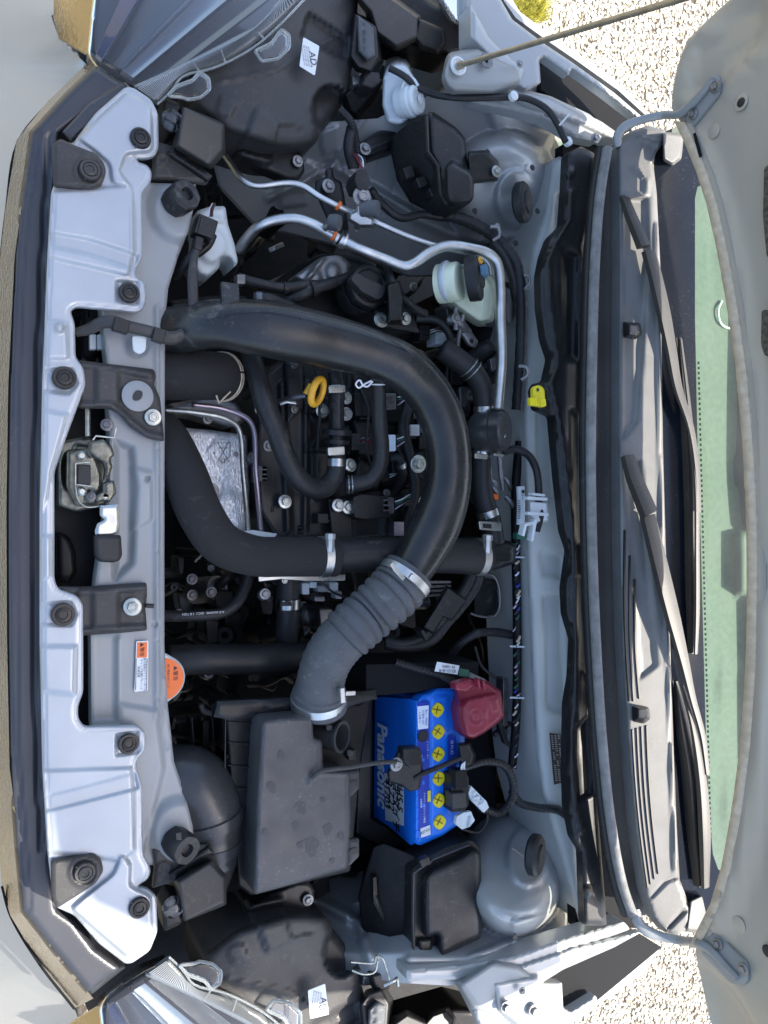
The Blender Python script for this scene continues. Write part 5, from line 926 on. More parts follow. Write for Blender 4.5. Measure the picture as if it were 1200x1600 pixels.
# small connectors, brackets and leads round the head cover
sc = thing('sensor_connectors', 'small dark connectors and coloured leads round the cylinder head cover', 'connector', 600, 740, .8)
for x_, y_, z_, m_ in ((632, 596, .82, 'plastic'), (648, 672, .84, 'milky'), (664, 690, .83, 'plastic'), (600, 742, .82, 'plastic'), (640, 782, .83, 'greyplastic'), (624, 826, .82, 'pink'), (470, 596, .80, 'plastic'), (462, 690, .79, 'darksteel'), (556, 690, .84, 'greyplastic'), (505, 810, .82, 'plastic'), (470, 830, .80, 'plastic'), (410, 740, .80, 'darksteel'), (664, 520, .80, 'plastic'), (690, 528, .80, 'milky'), (715, 590, .78, 'plastic')):
    w_, h_ = rng.uniform(6, 10), rng.uniform(8, 13); o = plate('connector', [(x_-w_, y_-h_), (x_+w_, y_-h_), (x_+w_, y_+h_), (x_-w_, y_+h_)], z_, .03, m_, sc, bevel=.0015)
    for k in (-.5, .1, .6): bar('connector_rib', [(x_-w_*.8, y_+h_*k, z_+.002), (x_+w_*.8, y_+h_*k, z_+.002)], 2, .003, m_, o, bevel=0)
    for k in range(3): tube('wire', [(x_+w_, y_-4+k*4, z_-.006), (x_+w_+8, y_-6+k*3, z_-.002), (x_+w_+20, y_+rng.uniform(-14, 14), z_-.02)], .9, ('white', 'green', 'ink', 'red', 'pink', 'wblue')[int(rng.integers(0, 6))], o, n=5, per=4)
cbp = plate('coil_bracket', [(514, 780), (546, 778), (551, 842), (520, 843)], .826, .006, 'plastic', sc, bevel=.001); lathe('bracket_hole', P(524, 812, .8268), [(.004, 0), (0, .0003)], 'blackprint', cbp, n=12, sy=1.6)
for pts in ([(560, 600, .83), (575, 640, .85), (572, 700, .85), (585, 742, .84)], [(486, 560, .82), (500, 600, .84), (496, 700, .83)], [(650, 600, .80), (690, 640, .79), (700, 560, .80)], [(400, 600, .79), (430, 700, .79), (425, 800, .80)]): tube('lead', pts, 2.6, 'rubber', sc, n=8)
for pl, z_ in (([(552, 655), (596, 660), (600, 712), (560, 712)], .826), ([(445, 560), (474, 560), (474, 640), (450, 660)], .812), ([(560, 715), (600, 735), (590, 765), (545, 770)], .82)): relief('cover_panel', pl, z_, 'plastic', sc, step=4, edge=(.004, 4), thick=.02, rr=4)
for x_, y_ in ((460, 570), (460, 640), (590, 670), (560, 760), (604, 770)): bolt(x_, y_, .83, 6, sc, 'darksteel')
# ================================================================ battery
zt = .868
ba = thing('battery', 'blue car battery with six yellow caps and white brand lettering', 'battery', 650, 1200, .66)
bt = P(652, 1090, zt); Ax = P(652, 1092, zt); Ay = P(655, 1318, zt); Bx = P(742, 1076, zt)
def BT(x, y, h=0): return P(x, y, zt+h)
case = plate('case', [(654, 1094), (700, 1082), (721, 1080), (724, 1180), (717, 1286), (690, 1302), (656, 1318), (652, 1200)], zt-.012, .125, 'blue', ba, bevel=.004)
topc = relief('top_cover', [(652, 1092), (660, 1086), (672, 1083), (676, 1080), (684, 1076), (722, 1075), (726, 1100), (726, 1180), (723, 1240), (718, 1287), (690, 1306), (656, 1321), (648, 1318), (648, 1200)], zt, 'blue', ba, step=3.2, edge=(.004, 4), thick=.016, rr=3,
    feats=[('line', [(655, 1095), (652, 1200), (656, 1315)], 3, .003, 3), ('poly', [(672, 1090), (700, 1086), (700, 1305), (672, 1308)], .0035, 3)])
for k in range(12):
    y = 1100+k*18; plate('cover_tooth', [(650, y), (660, y), (660, y+6), (650, y+6)], zt+.0035, .003, 'blue', topc, bevel=.0008)
    if k % 2: plate('cover_tooth', [(660, y-6), (664, y-6), (664, y), (660, y)], zt+.0045, .003, 'blue', topc, bevel=.0008)
for i, (x, y) in enumerate(((683, 1109), (684, 1143), (684, 1178), (685, 1216), (685, 1250), (686, 1284))):
    c = P(x, y, zt+.003); s = pxm(c); a0 = rng.uniform(0, 1)
    cp_ = lathe('filler_cap', c, [(10.5*s, 0), (10.5*s, .0025), (9.5*s, .0035), (0, .0035)], 'yellow', ba, n=32, wob=lambda t, h: 1+.09*(math.cos(4*t) > .55))
    for a in (a0, a0+math.pi/2):
        bar('cap_cross', [(x-6.5*math.cos(a), y-6.5*math.sin(a), zt+.0072), (x+6.5*math.cos(a), y+6.5*math.sin(a), zt+.0072)], 1.8, .0006, 'olive', cp_, bevel=0)
# labels on the cover
l1 = plate('spec_label', [(651+1, 1098), (671, 1095), (670, 1296), (655, 1298)], zt+.0042, .0006, 'darkblue', ba, bevel=0)
plate('white_barcode', [(657, 1295), (672, 1289), (673, 1304), (658, 1309)], zt+.005, .0005, 'sticker', ba, bevel=0); text('label_lettering', '827101', 665, 1299, zt+.0056, 6, 'ink', ba, ang=12)
plate('white_note', [(652, 1104), (670, 1102), (669, 1138), (653, 1140)], zt+.0048, .0004, 'wblue', ba, bevel=0)
for k, s_ in enumerate(('液入・充電済', '□ 警告 ○○', '⊿ 注意 ××')): text('label_lettering', s_, 666-k*5, 1121, zt+.0054, 4.2, 'darkblue', ba)
lathe('indicator_eye', P(661, 1150, zt+.0048), [(.009, 0), (.008, .0012), (0, .0012)], 'ink', ba, n=20)
text('label_lettering', 'インジケーター', 668, 1172, zt+.0054, 4.2, 'wblue', ba); text('label_lettering', 'M-42  12V32AH', 659, 1195, zt+.0054, 4.5, 'wblue', ba)
plate('yellow_note', [(668, 1236), (673, 1235), (673, 1252), (668, 1253)], zt+.0054, .0003, 'yellow', ba, bevel=0); text('label_lettering', 'アイドリングストップ車用', 663, 1262, zt+.0054, 4, 'wblue', ba); text('label_lettering', '充電制御', 658, 1255, zt+.0054, 3.6, 'wblue', ba)
plate('side_strip', [(700, 1150), (712, 1148), (714, 1250), (702, 1252)], zt+.0042, .0005, 'darkblue', ba, bevel=0); text('label_lettering', '⊞ M-42', 706, 1168, zt+.005, 7, 'white', ba); text('label_lettering', 'カーバッテリー', 708, 1220, zt+.005, 5, 'wblue', ba)
# front face: lies in a vertical plane; map picture points onto it
FP = Plane(P(650, 1200, zt), (-1, 0, 0)); FP.down = np.array([1., 0, 0])
ff = relief('front_face', [(586, 1094), (592, 1089), (640, 1092), (650, 1096), (650, 1312), (642, 1321), (606, 1290), (584, 1276)], 0, 'blue', ba, step=6, mp=FP, thick=.004, feats=[('poly', [(632, 1090), (650, 1090), (650, 1320), (632, 1320)], .003, 2)])
def onface(x, y, h=.0012): return FP(x, y, h)
text('brand_lettering', 'Panasonic', 0, 0, 0, .046, 'wblue', ba, ax=(onface(596.5, 1197, .002), (0, -1, 0), (0, 0, 1)), sx=.74, bold=.035)
fl = plate('date_label', [(600, 1208), (632, 1208), (632, 1291), (602, 1281)], .0014, .0004, 'sticker', ba, bevel=0, mp=FP)
for k, (s_, x, y) in enumerate((('MBH5 5.', 624, 1238), ('キタイチ', 618, 1262), ('5.7.22', 611, 1244), ('41703', 604.5, 1240))): text('handwriting', s_, 0, 0, 0, .026, 'ink', ba, ax=(onface(x, y, .0022), (0, -1, 0), (.0, 0, 1)), sx=.72, bold=.02)
bt_ = thing('battery_tray', 'black plastic tray under the blue battery', 'tray', 600, 1270, .6)
plate('tray_floor', [(560, 1066), (775, 1060), (775, 1330), (560, 1330)], .725, .02, 'liner', bt_)
plate('tray_side', [(572, 1038), (748, 1034), (748, 1070), (676, 1076), (652, 1082), (590, 1087), (572, 1090)], .862, .10, 'liner', bt_)
loft('tray_wall', [[(562, 1090, .765), (583, 1090, .765), (581, 1278, .765), (606, 1294, .765), (640, 1322, .80), (606, 1327, .77), (556, 1302, .765)], [(546, 1090, .6), (560, 1088, .6), (560, 1276, .6), (590, 1292, .6), (640, 1325, .6), (600, 1330, .6), (550, 1310, .6)]], 'plastic', bt_, bevel=.004)
# red terminal cover
tc_ = thing('terminal_cover', 'dark red plastic cover over the positive battery terminal', 'terminal cover', 745, 1110, .87)
SH = [(710, 1064), (731, 1059), (761, 1063), (783, 1079), (788, 1120), (777, 1131), (756, 1146), (739, 1155), (726, 1153), (709, 1142), (703, 1106), (708, 1088)]
loft('cover_shell', [[(712, 1070, .915), (731, 1066, .918), (760, 1068, .92), (780, 1082, .92), (785, 1118, .92), (775, 1128, .92), (756, 1142, .922), (740, 1151, .922), (729, 1148, .922), (722, 1120, .922), (722, 1102, .922), (718, 1088, .915)], [(x, y, .868) for x, y in SH]], 'red', tc_, bevel=.003)
relief('cover_lid', [(724, 1104), (732, 1094), (758, 1088), (781, 1084), (786, 1118), (775, 1129), (756, 1143), (740, 1152), (730, 1150), (724, 1124)], .932, 'red', tc_, step=2.6, edge=(.003, 3), thick=.012, rr=4, feats=[('line', [(757, 1088), (760, 1140)], 1, .0015, 1.5), ('disc', (744, 1119, 13, 15), .0015, 1.5), ('disc', (744, 1119, 9.5, 11), -.0018, 1.5), ('disc', (744, 1119, 6, 7), .0015, 1.5), ('poly', [(764, 1096), (778, 1090), (781, 1108), (770, 1114)], .002, 1.5)])
relief('cover_latch', rnd([(712, 1068), (736, 1061), (741, 1070), (729, 1080), (712, 1078)], 2), .930, 'red', tc_, step=2.5, edge=(.002, 2), thick=.014)
for p_ in ((715, 1067), (727, 1067)): bar('latch_highlight_rib', [(p_[0], p_[1], .932), (p_[0]+7, p_[1]+1, .932)], 2, .003, 'red', tc_)
for p_ in ((748, 1062), (756, 1064)): bar('latch_rib', [(p_[0], p_[1], .938), (p_[0]+2, p_[1]+14, .936)], 4, .01, 'red', tc_)
# hold-down bracket
hd_ = thing('battery_bracket', 'black metal hold-down bracket clamping across the blue battery', 'bracket', 650, 1195, .88)
loft('bracket_plate', [[(622, 1174, .90), (638, 1168, .905), (657, 1172, .905), (660, 1204, .905), (654, 1232, .905), (640, 1236, .905), (628, 1226, .90), (608, 1220, .895), (606, 1206, .895), (616, 1190, .90)], [(620, 1172, .888), (638, 1166, .888), (658, 1170, .888), (662, 1204, .888), (656, 1234, .888), (640, 1238, .888), (626, 1228, .888), (606, 1222, .885), (604, 1206, .885), (614, 1188, .885)]], 'plastic', hd_, bevel=.003)
bar('bracket_arm', [(648, 1218, .908), (662, 1210, .909), (690, 1199, .907), (724, 1184, .905)], 7, .008, 'plastic', hd_, bevel=.002); plate('bracket_block', [(630, 1170), (658, 1168), (661, 1198), (640, 1200), (632, 1190)], .914, .02, 'plastic', hd_, bevel=.003)
bolt(619, 1194, .902, 11, hd_, 'cast'); loft('bracket_nub', [[(718, 1164, .905), (732, 1162, .905), (740, 1180, .905), (736, 1194, .905), (722, 1198, .905)], [(714, 1160, .88), (734, 1158, .88), (744, 1180, .88), (740, 1200, .88), (718, 1204, .88)]], 'plastic', hd_, bevel=.003)
tube('hook_rod', [(487, 1216, .915), (500, 1206, .92), (545, 1199, .92), (590, 1192, .91), (620, 1190, .905)], 3.6, 'greyplastic', hd_)
# negative terminal sensor
nt_ = thing('terminal_sensor', 'black terminal sensor block with crumpled white tape below the battery corner', 'sensor', 720, 1235, .85)
plate('sensor_block', [(706, 1212), (728, 1208), (733, 1214), (733, 1258), (726, 1268), (706, 1270)], .895, .03, 'plastic', nt_, bevel=.002); plate('sensor_block', [(712, 1204), (730, 1204), (732, 1232), (712, 1234)], .905, .02, 'deep', nt_, bevel=.002); plate('sensor_block', [(706, 1240), (728, 1238), (730, 1262), (708, 1264)], .902, .02, 'greyplastic', nt_, bevel=.002)
for pl in ([(736, 1228), (744, 1236), (760, 1252), (764, 1262), (756, 1270), (744, 1258), (736, 1250), (732, 1240)], [(714, 1276), (724, 1270), (736, 1268), (742, 1282), (734, 1292), (722, 1296), (712, 1288)]):
    cx_, cy_ = np.mean([p[0] for p in pl]), np.mean([p[1] for p in pl])
    relief('white_tape', pl, .895, 'milky', nt_, step=2.2, thick=.006, feats=[('line', [(cx_+rng.uniform(-14, 14), cy_+rng.uniform(-14, 14)), (cx_+rng.uniform(-14, 14), cy_+rng.uniform(-14, 14))], 1, rng.uniform(-.006, .006), 4) for _ in range(9)])
tube('wire_ring', [(722, 1296, .87), (748, 1300, .87), (760, 1285, .87), (762, 1268, .87)], 2, 'rubber', nt_, n=8)
for k in range(3): tube('wire', [(720+k*3, 1206, .90), (722+k*2, 1195-k*2, .905), (732, 1190+k*3, .895)], 1.2, 'white', nt_, n=6)
# corrugated cables
def corr(name, label, pts, r, m='plastic', per=20, **kw):
    Q = path(pts, r, per); o = sweep(name, Q, m, None, n=12, ripple=lambda i: 1+.10*(i % 3 == 0), smooth=20); settag(o, label, 'cable', 'corrugated black cables'); return o
corr('corrugated_cable', 'corrugated black cable looping round behind the battery sensor', [(722, 1200, .88), (760, 1190, .885), (790, 1198, .885), (802, 1225, .885), (798, 1252, .88), (780, 1270, .87), (750, 1262, .87)], 6)
corr('corrugated_cable', 'corrugated black cable running from above the battery to the red cover', [(618, 1034, .86), (650, 1044, .87), (685, 1053, .875), (708, 1066, .875), (716, 1078, .87)], 6)
corr('corrugated_cable', 'corrugated black cable passing from the strut tower into the firewall seal', [(800, 1236, .87), (812, 1254, .87), (840, 1262, .88), (872, 1266, .89), (892, 1280, .90)], 6)
corr('corrugated_cable', 'corrugated black cable curving right of the oil cap sensor', [(618, 462, .86), (634, 470, .87), (648, 482, .87), (664, 490, .86)], 6)
corr('corrugated_cable', 'corrugated black cable dropping from the upper headlight to the pipe fitting', [(530, 170, .86), (548, 190, .86), (555, 215, .85), (557, 240, .84), (555, 262, .83)], 6)
lw = thing('cable_tag', 'printed white paper tag beside the red terminal cover', 'tag', 698, 1045, .88)
plate('tag_sheet', [(683, 1034), (718, 1040), (715, 1054), (679, 1049)], .895, .0006, 'sticker', lw, bevel=0); text('tag_lettering', '82121-B1R', 699, 1048, .8958, 7, 'ink', lw, ang=172); text('tag_lettering', 'P4 1480A', 701, 1041.5, .8958, 6, 'ink', lw, ang=172)
plate('tag_end', [(718, 1044), (733, 1047), (732, 1058), (717, 1056)], .893, .001, 'green', lw, bevel=0); plate('tag_end', [(734, 1050), (760, 1062), (758, 1066), (733, 1060)], .885, .004, 'seal', lw)
# lower fuse box
fb = thing('fuse_box', 'large black fuse box with flat lid below the blue battery', 'fuse box', 690, 1410, .8)
loft('box_body', [[(582, 1322, .83), (600, 1318, .85), (650, 1338, .87), (664, 1500, .87), (650, 1508, .865), (610, 1520, .84), (566, 1460, .80), (560, 1400, .79)], [(575, 1330, .6), (600, 1325, .6), (650, 1345, .6), (655, 1480, .6), (640, 1490, .6), (600, 1500, .6), (570, 1455, .6), (560, 1400, .6)]], 'deep', fb, bevel=.004)
relief('box_rib', [(583, 1372), (588, 1370), (590, 1400), (612, 1450), (608, 1458), (584, 1412)], .835, 'plastic', fb, step=4, edge=(.002, 2), thick=.01)
plate('lid_skirt', [(645, 1360), (660, 1346), (700, 1324), (738, 1312), (752, 1324), (753, 1468), (720, 1480), (690, 1496), (668, 1503), (652, 1508), (646, 1500)], .885, .05, 'plastic', fb, bevel=.004, rr=6)
relief('lid', [(664, 1370), (674, 1360), (720, 1340), (738, 1326), (750, 1328), (752, 1340), (752, 1462), (745, 1468), (690, 1496), (686, 1494), (685, 1460), (664, 1466), (662, 1420)], .905, 'plastic', fb, step=4, edge=(.012, 7), thick=.02, rr=7)
relief('lid_foot', [(652, 1468), (676, 1464), (676, 1494), (666, 1504), (654, 1506)], .893, 'plastic', fb, step=3, edge=(.006, 5), thick=.02, rr=5)
bar('lid_lip', [(647, 1366, .894), (646, 1440, .894), (648, 1500, .893), (656, 1508, .892), (690, 1500, .892)], 3, .006, 'greyplastic', fb)
bar('lid_lip', [(646, 1366, .894), (664, 1352, .894), (672, 1350, .896), (676, 1344, .896), (735, 1320, .896)], 3, .006, 'greyplastic', fb); plate('lid_latch', [(655, 1345), (670, 1338), (674, 1348), (660, 1358)], .903, .01, 'plastic', fb)
# wire clip and bracket by bottom headlight
wc = thing('wire_spring', 'bent green grey wire spring between the lower headlight and fuse box', 'spring', 590, 1510, .9)
tube('spring_wire', [(548, 1503, .90), (585, 1504, .905), (588, 1494, .91), (596, 1496, .915), (603, 1512, .91), (608, 1530, .905)], 1.8, 'zinc', wc, per=4, n=8); tube('spring_wire', [(550, 1516, .90), (568, 1522, .905), (586, 1518, .905), (590, 1500, .905)], 1.8, 'zinc', wc, per=4, n=8); tube('spring_wire', [(600, 1540, .91), (616, 1532, .915), (620, 1528, .91), (622, 1540, .905)], 2.4, 'steel', wc, per=4, n=8)
# fitting and bosses behind the headlights
for f in (lambda p: p, lambda p: [(x+16, 1658-y, *r) for x, y, *r in p]):
    top = f([(0, 0)])[0][1] < 800
    lb = thing('lamp_module', ('dark lamp adjuster block behind the upper headlight' if top else 'dark lamp adjuster block behind the lower headlight'), 'lamp part', *f([(570, 80)])[0][:2], .8)
    loft('module_body', [f([(556, 22, .89), (588, 42, .89), (592, 90, .885), (580, 112, .88), (560, 104, .88), (548, 88, .88)]), f([(548, 15, .80), (592, 36, .80), (600, 96, .80), (584, 122, .80), (556, 112, .80), (540, 92, .80)])], 'plastic', lb, bevel=.003)
    relief('module_face', f([(560, 24), (584, 44), (586, 86), (576, 92), (562, 78)]), .894, 'dustyrubber', lb, step=3, edge=(.002, 2), feats=[('poly', f([(566, 34+k*13), (570, 34+k*13), (570, 43+k*13), (566, 43+k*13)]), -.004, 1.5) for k in range(4)])
    loft('module_arm', [f([(548, -20, .885), (600, -10, .885), (652, 28, .885), (652, 58, .88), (620, 72, .875), (590, 50, .88), (580, 18, .885)]), f([(540, -20, .80), (610, -16, .80), (662, 24, .80), (660, 64, .80), (618, 82, .80), (580, 60, .80), (570, 20, .80)])], 'greyplastic', lb, bevel=.003)
    loft('module_arm', [f([(655, 30, .88), (692, 48, .88), (694, 66, .875), (682, 80, .87), (660, 72, .87), (650, 60, .875)]), f([(652, 26, .80), (698, 44, .80), (700, 70, .80), (686, 88, .80), (656, 80, .80), (644, 64, .80)])], 'plastic', lb, bevel=.003)
    relief('module_rim', f([(630, -30), (700, 20), (748, 62), (742, 80), (700, 90), (620, 66), (590, 30)]), .83, 'deep', lb, step=6, edge=(.01, 8), thick=.05)
    plate('module_connector', f([(570, 108), (594, 112), (596, 128), (584, 138), (566, 132)]), .865, .03, 'plastic', lb, bevel=.003); plate('module_connector', f([(550, 116), (570, 118), (570, 132), (552, 132)]), .85, .03, 'cast', lb, bevel=.003)
    loft('lamp_mount', [f([(540, 148, .84), (560, 128, .84), (590, 128, .84), (586, 142, .83), (556, 178, .82), (548, 172, .82)]), f([(530, 150, .74), (556, 120, .74), (600, 124, .74), (590, 152, .74), (560, 188, .74), (542, 182, .74)])], 'plastic', lb, bevel=.003)
    g_ = relief('corner_lens', f([(664, -30), (735, -10), (750, 10), (734, 28), (722, 42), (706, 38), (690, 14)]), .90, 'clear', lb, step=4, edge=(.01, 8), rr=5); relief('corner_lens_rim', f([(690, -20), (742, 4), (744, 12), (726, 36), (712, 36), (700, 16)]), .894, 'ribbed', lb, step=4, edge=(.004, 5), rr=5)
    relief('corner_tab', f([(726, 38), (742, 24), (758, 46), (758, 60), (746, 64), (734, 52)]), .915, 'plastic', lb, step=3, edge=(.003, 3), rr=4)
    mb = relief('lamp_bracket', f([(420, 232), (460, 230), (474, 248), (476, 268), (466, 282), (450, 280), (400, 258), (370, 240), (372, 226)]), .835, 'plastic', lb, step=4, edge=(.004, 4), thick=.02, rr=4, feats=[('line', f([(380, 240), (420, 250)]), 6, .008, 6)]); bolt(*f([(465, 252)])[0][:2], .84, 9, mb, 'cast')
# ================================================================ upper side parts
wb_ = thing('washer_filler', 'milky white washer bottle neck with round cap below the upper headlight', 'washer bottle', 630, 150, .8)
lathe('neck_collar', P(636, 158, .878), [(.021, -.012), (.0215, .002), (.020, .004)], 'milky', wb_, ax=(.5, -.05, .86), n=32)
loft('neck', [[(598, 120, .87), (610, 104, .875), (632, 100, .885), (654, 130, .885), (642, 184, .87), (628, 197, .86), (604, 192, .85), (597, 165, .85)], [(604, 80, .72), (622, 76, .72), (640, 90, .72), (648, 130, .72), (634, 170, .72), (620, 180, .72), (604, 172, .72), (600, 130, .72)]], 'milky', wb_, bevel=.014, bseg=4)
c = P(645, 158, .885); s = pxm(c); lathe('cap', c, [(23*s, -.008), (23*s, 0), (21*s, .002), (21*s, .007), (18*s, .010), (14*s, .0105), (13*s, .009), (0, .009)], 'milky', wb_, ax=(.5, -.05, .86), n=36, sy=1.15); lathe('cap_print', c+Vector((.006, 0, .0095)), [(.006, 0), (.006, .0006), (0, .0006)], 'white', wb_, ax=(.5, -.05, .86), n=20)
bar('cap_tether', [(628, 140, .89), (636, 114, .895), (648, 124, .9), (654, 134, .9)], 5, .003, 'milky', wb_)
wh = tube('washer_hose', [(608, 106, .89), (630, 118, .895), (652, 136, .895), (680, 148, .90), (720, 153, .92), (798, 152, .93), (826, 155, .935), (856, 172, .94), (872, 196, .945), (884, 222, .95)], 5, 'rubber', None, per=8, smooth=180); settag(wh, 'thin black washer hose running from the white bottle to the seal trunk', 'hose')
for x, y in ((800, 152), (885, 223)): lathe('hose_grommet', P(x, y, .94), [(.007, 0), (.007, .006), (.004, .008)], 'white', wh, n=14)
zt_ = thing('zip_tie', 'white cable tie tail standing off the fender rail', 'cable tie', 882, 188, .95); tube('tie_tail', [(874, 196, .95), (890, 178, .965)], 1.6, 'white', zt_, per=1, n=6)
uf = thing('relay_box', 'black relay and fuse box beside the upper strut tower', 'fuse box', 680, 250, .8)
loft('box_body', [[(666, 176, .90), (672, 240, .90), (688, 310, .88), (676, 334, .86), (640, 316, .84), (620, 282, .83), (610, 238, .84), (612, 214, .85), (640, 190, .88)], [(670, 190, .66), (676, 240, .66), (690, 300, .66), (676, 326, .66), (650, 310, .66), (634, 280, .66), (624, 238, .66), (626, 214, .66), (646, 200, .66)]], 'deep', uf, bevel=.004)
relief('box_lid', [(668, 176), (676, 174), (712, 198), (727, 215), (730, 250), (741, 280), (740, 312), (724, 325), (700, 320), (690, 306), (686, 260), (672, 238)], .915, 'plastic', uf, step=3.5, edge=(.012, 6), thick=.05, rr=6, feats=[('poly', [(696, 262), (706, 252), (745, 275), (745, 318), (700, 314)], .016, 6)])
bar('lid_lip', [(668, 180, .916), (670, 236, .916), (686, 258, .912), (690, 300, .905), (700, 318, .905)], 3, .006, 'greyplastic', uf)
for k in range(3): plate('box_latch', [(630+k*20, 262+k*16), (644+k*20, 258+k*16), (650+k*20, 275+k*14), (636+k*20, 280+k*14)], .875+.004*k, .015, 'plastic', uf, bevel=.002)
relief('box_mount', [(560, 225), (590, 205), (620, 200), (634, 210), (632, 228), (600, 238), (578, 246), (566, 240)], .83, 'plastic', uf, step=4, edge=(.006, 5), thick=.03, rr=4, feats=[('line', [(580, 232), (628, 212)], 2, .004, 3)]); bolt(570, 233, .835, 10, uf, 'cast')
loft('box_mount', [[(732, 240, .925), (758, 238, .925), (772, 252, .92), (778, 264, .915), (776, 280, .91), (734, 284, .91)], [(730, 236, .89), (762, 234, .89), (778, 250, .885), (782, 262, .88), (778, 284, .88), (732, 288, .88)]], 'plastic', uf, bevel=.003); bolt(775, 268, .917, 9, uf)
# AC pipes
hpipe = thing('thin_aircon_pipe', 'thin silver air conditioning pipe with a square fitting block', 'pipe', 560, 330, .86)
tube('pipe_run', [(347, 236, .80), (362, 258, .82), (378, 280, .835), (398, 290, .84), (450, 286, .85), (472, 290, .855), (500, 308, .86), (532, 324, .865), (556, 334, .865)], 5, 'alu', hpipe, per=6, n=14, smooth=180)
tube('pipe_run', [(580, 344, .865), (640, 370, .875), (690, 386, .885), (720, 392, .89), (748, 398, .895), (764, 412, .895), (768, 430, .89)], 4.5, 'alu', hpipe, per=6, n=14, smooth=180)
loft('fitting_block', [[(548, 336, .885), (560, 330, .89), (582, 344, .89), (580, 352, .885), (562, 352, .88), (546, 342, .88)], [(544, 334, .85), (560, 322, .85), (588, 340, .85), (586, 356, .85), (560, 356, .85), (542, 344, .85)]], 'alu', hpipe, bevel=.002)
bolt(565, 308, .895, 15, hpipe, 'cast', 'hex_fitting'); tube('fitting_stem', [(566, 300, .89), (564, 335, .885)], 9, 'alu', hpipe, per=1)
lathe('service_cap', P(586, 326, .905), [(.0105, -.02), (.0115, 0), (.0105, .005), (0, .006)], 'dustyrubber', hpipe, ax=(.7, -.1, .7), n=20); lathe('orange_seal', P(527, 320, .866), [(.0068, 0), (.0068, .004)], 'orange', hpipe, ax=(.85, -.5, 0), n=14)
lpipe = thing('thick_aircon_pipe', 'thicker silver air conditioning pipe bending over the brake reservoir', 'pipe', 640, 410, .88)
tube('pipe_run', [(372, 392, .80), (386, 372, .82), (404, 354, .84), (430, 344, .85), (462, 342, .86), (488, 350, .865), (520, 368, .87), (560, 388, .88), (600, 404, .885), (632, 416, .89), (646, 412, .895), (672, 394, .90), (700, 384, .905), (735, 388, .91), (762, 396, .912), (776, 410, .912), (781, 440, .91), (782, 500, .905), (784, 560, .90), (781, 605, .895), (778, 640, .89)], 8, 'alu', lpipe, per=6, n=18, smooth=180)
Q = path([(524, 372, .873), (540, 380, .876)], 9.5, 1); sweep('pipe_joint', Q, 'alu', lpipe, n=20); Q = path([(528, 370, .874), (531, 372, .874)], 13, 1); sweep('joint_ring', Q, 'plastic', lpipe, n=20); Q = path([(535, 375, .874), (538, 377, .874)], 13, 1); sweep('joint_ring', Q, 'alu', lpipe, n=20); Q = path([(519, 366, .872), (523, 368, .872)], 9, 1); sweep('orange_seal', Q, 'orange', lpipe, n=20)
tube('service_port', [(508, 356, .875), (520, 350, .89)], 6, 'alu', lpipe, per=1); lathe('service_cap', P(524, 348, .895), [(.0105, -.008), (.0115, 0), (.0105, .006), (0, .007)], 'dustyrubber', lpipe, ax=(.7, -.2, .7), n=20)
# bracket of the pipes
pb = thing('pipe_bracket', 'black bracket with silver bolt behind the thin aircon pipe', 'bracket', 510, 292, .83)
relief('bracket_plate', [(510, 262), (520, 262), (522, 278), (534, 284), (538, 305), (545, 360), (530, 380), (512, 340), (494, 300), (494, 282), (510, 276)], .83, 'plastic', pb, step=4, edge=(.003, 3), rr=3); bolt(513, 291, .84, 11, pb, 'cast'); bolt(557, 357, .84, 6, pb, 'cast')
lc = thing('pressure_sensor', 'black sensor connector with coloured wires above the pipe fitting', 'sensor', 568, 270, .85)
plate('connector', [(558, 266), (572, 262), (580, 284), (574, 298), (560, 296), (554, 280)], .90, .03, 'plastic', lc, bevel=.002, rr=2)
for k in range(4): tube('wire', [(554+k*3, 240+k, .86), (558+k*4, 248, .88), (566+k, 262, .895)], 1.2, ('red', 'pink', 'white', 'ink')[k], lc, n=6)
tube('loom_sleeve', [(580, 296, .86), (598, 320, .85), (625, 340, .85), (660, 335, .85), (690, 340, .855)], 6, 'rubber', lc); tube('loom_sleeve', [(550, 200, .85), (545, 230, .85), (552, 262, .84)], 9, 'rubber', lc)
ml = thing('apron_loom', 'thick taped black loom running below the relay box past the strut tower', 'wiring', 740, 370, .86)
tube('loom_sleeve', [(690, 336, .85), (715, 340, .86), (745, 352, .865), (770, 368, .87), (790, 388, .88), (806, 410, .885), (812, 440, .885), (815, 500, .88), (812, 580, .87), (808, 640, .86)], 9, 'rubber', ml, ripple=lambda i: 1+.06*math.sin(i*2.1)); tube('loom_sleeve', [(770, 380, .875), (788, 402, .88), (800, 430, .88), (808, 470, .875)], 8, 'plastic', ml)
for x, y in ((774, 364), (822, 440), (818, 582)): tube('loom_clip', [(x-8, y-10, .89), (x+4, y-8, .895), (x+6, y+4, .895), (x-4, y+12, .89)], 3, 'cast', ml, n=8); 
bolt(777, 354, .89, 5, ml)
fwl = thing('firewall_loom', 'dark firewall cable with spiral coloured wires running down the bay', 'wiring', 808, 960, .8)
tube('loom_sleeve', [(812, 690, .84), (806, 760, .84), (806, 860, .84), (808, 960, .84), (808, 1060, .84), (806, 1130, .84), (800, 1200, .84)], 7, 'deep', fwl)
for k in range(60):
    y = 850+k*6+rng.uniform(-2, 2)
    if rng.random() < .3: continue
    m_ = ('white', 'green', 'wblue', 'ink', 'pink', 'milky', 'ink', 'darkblue', 'edge')[int(rng.integers(0, 9))]; x_ = 803+rng.uniform(-2, 5); l_ = rng.uniform(3, 10)
    tube('wire_turn', [(x_, y+l_*.5, .851), (x_+3, y, .853), (x_+5, y-l_*.6, .851)], rng.uniform(1.1, 2.2), m_, fwl, per=2, n=6)
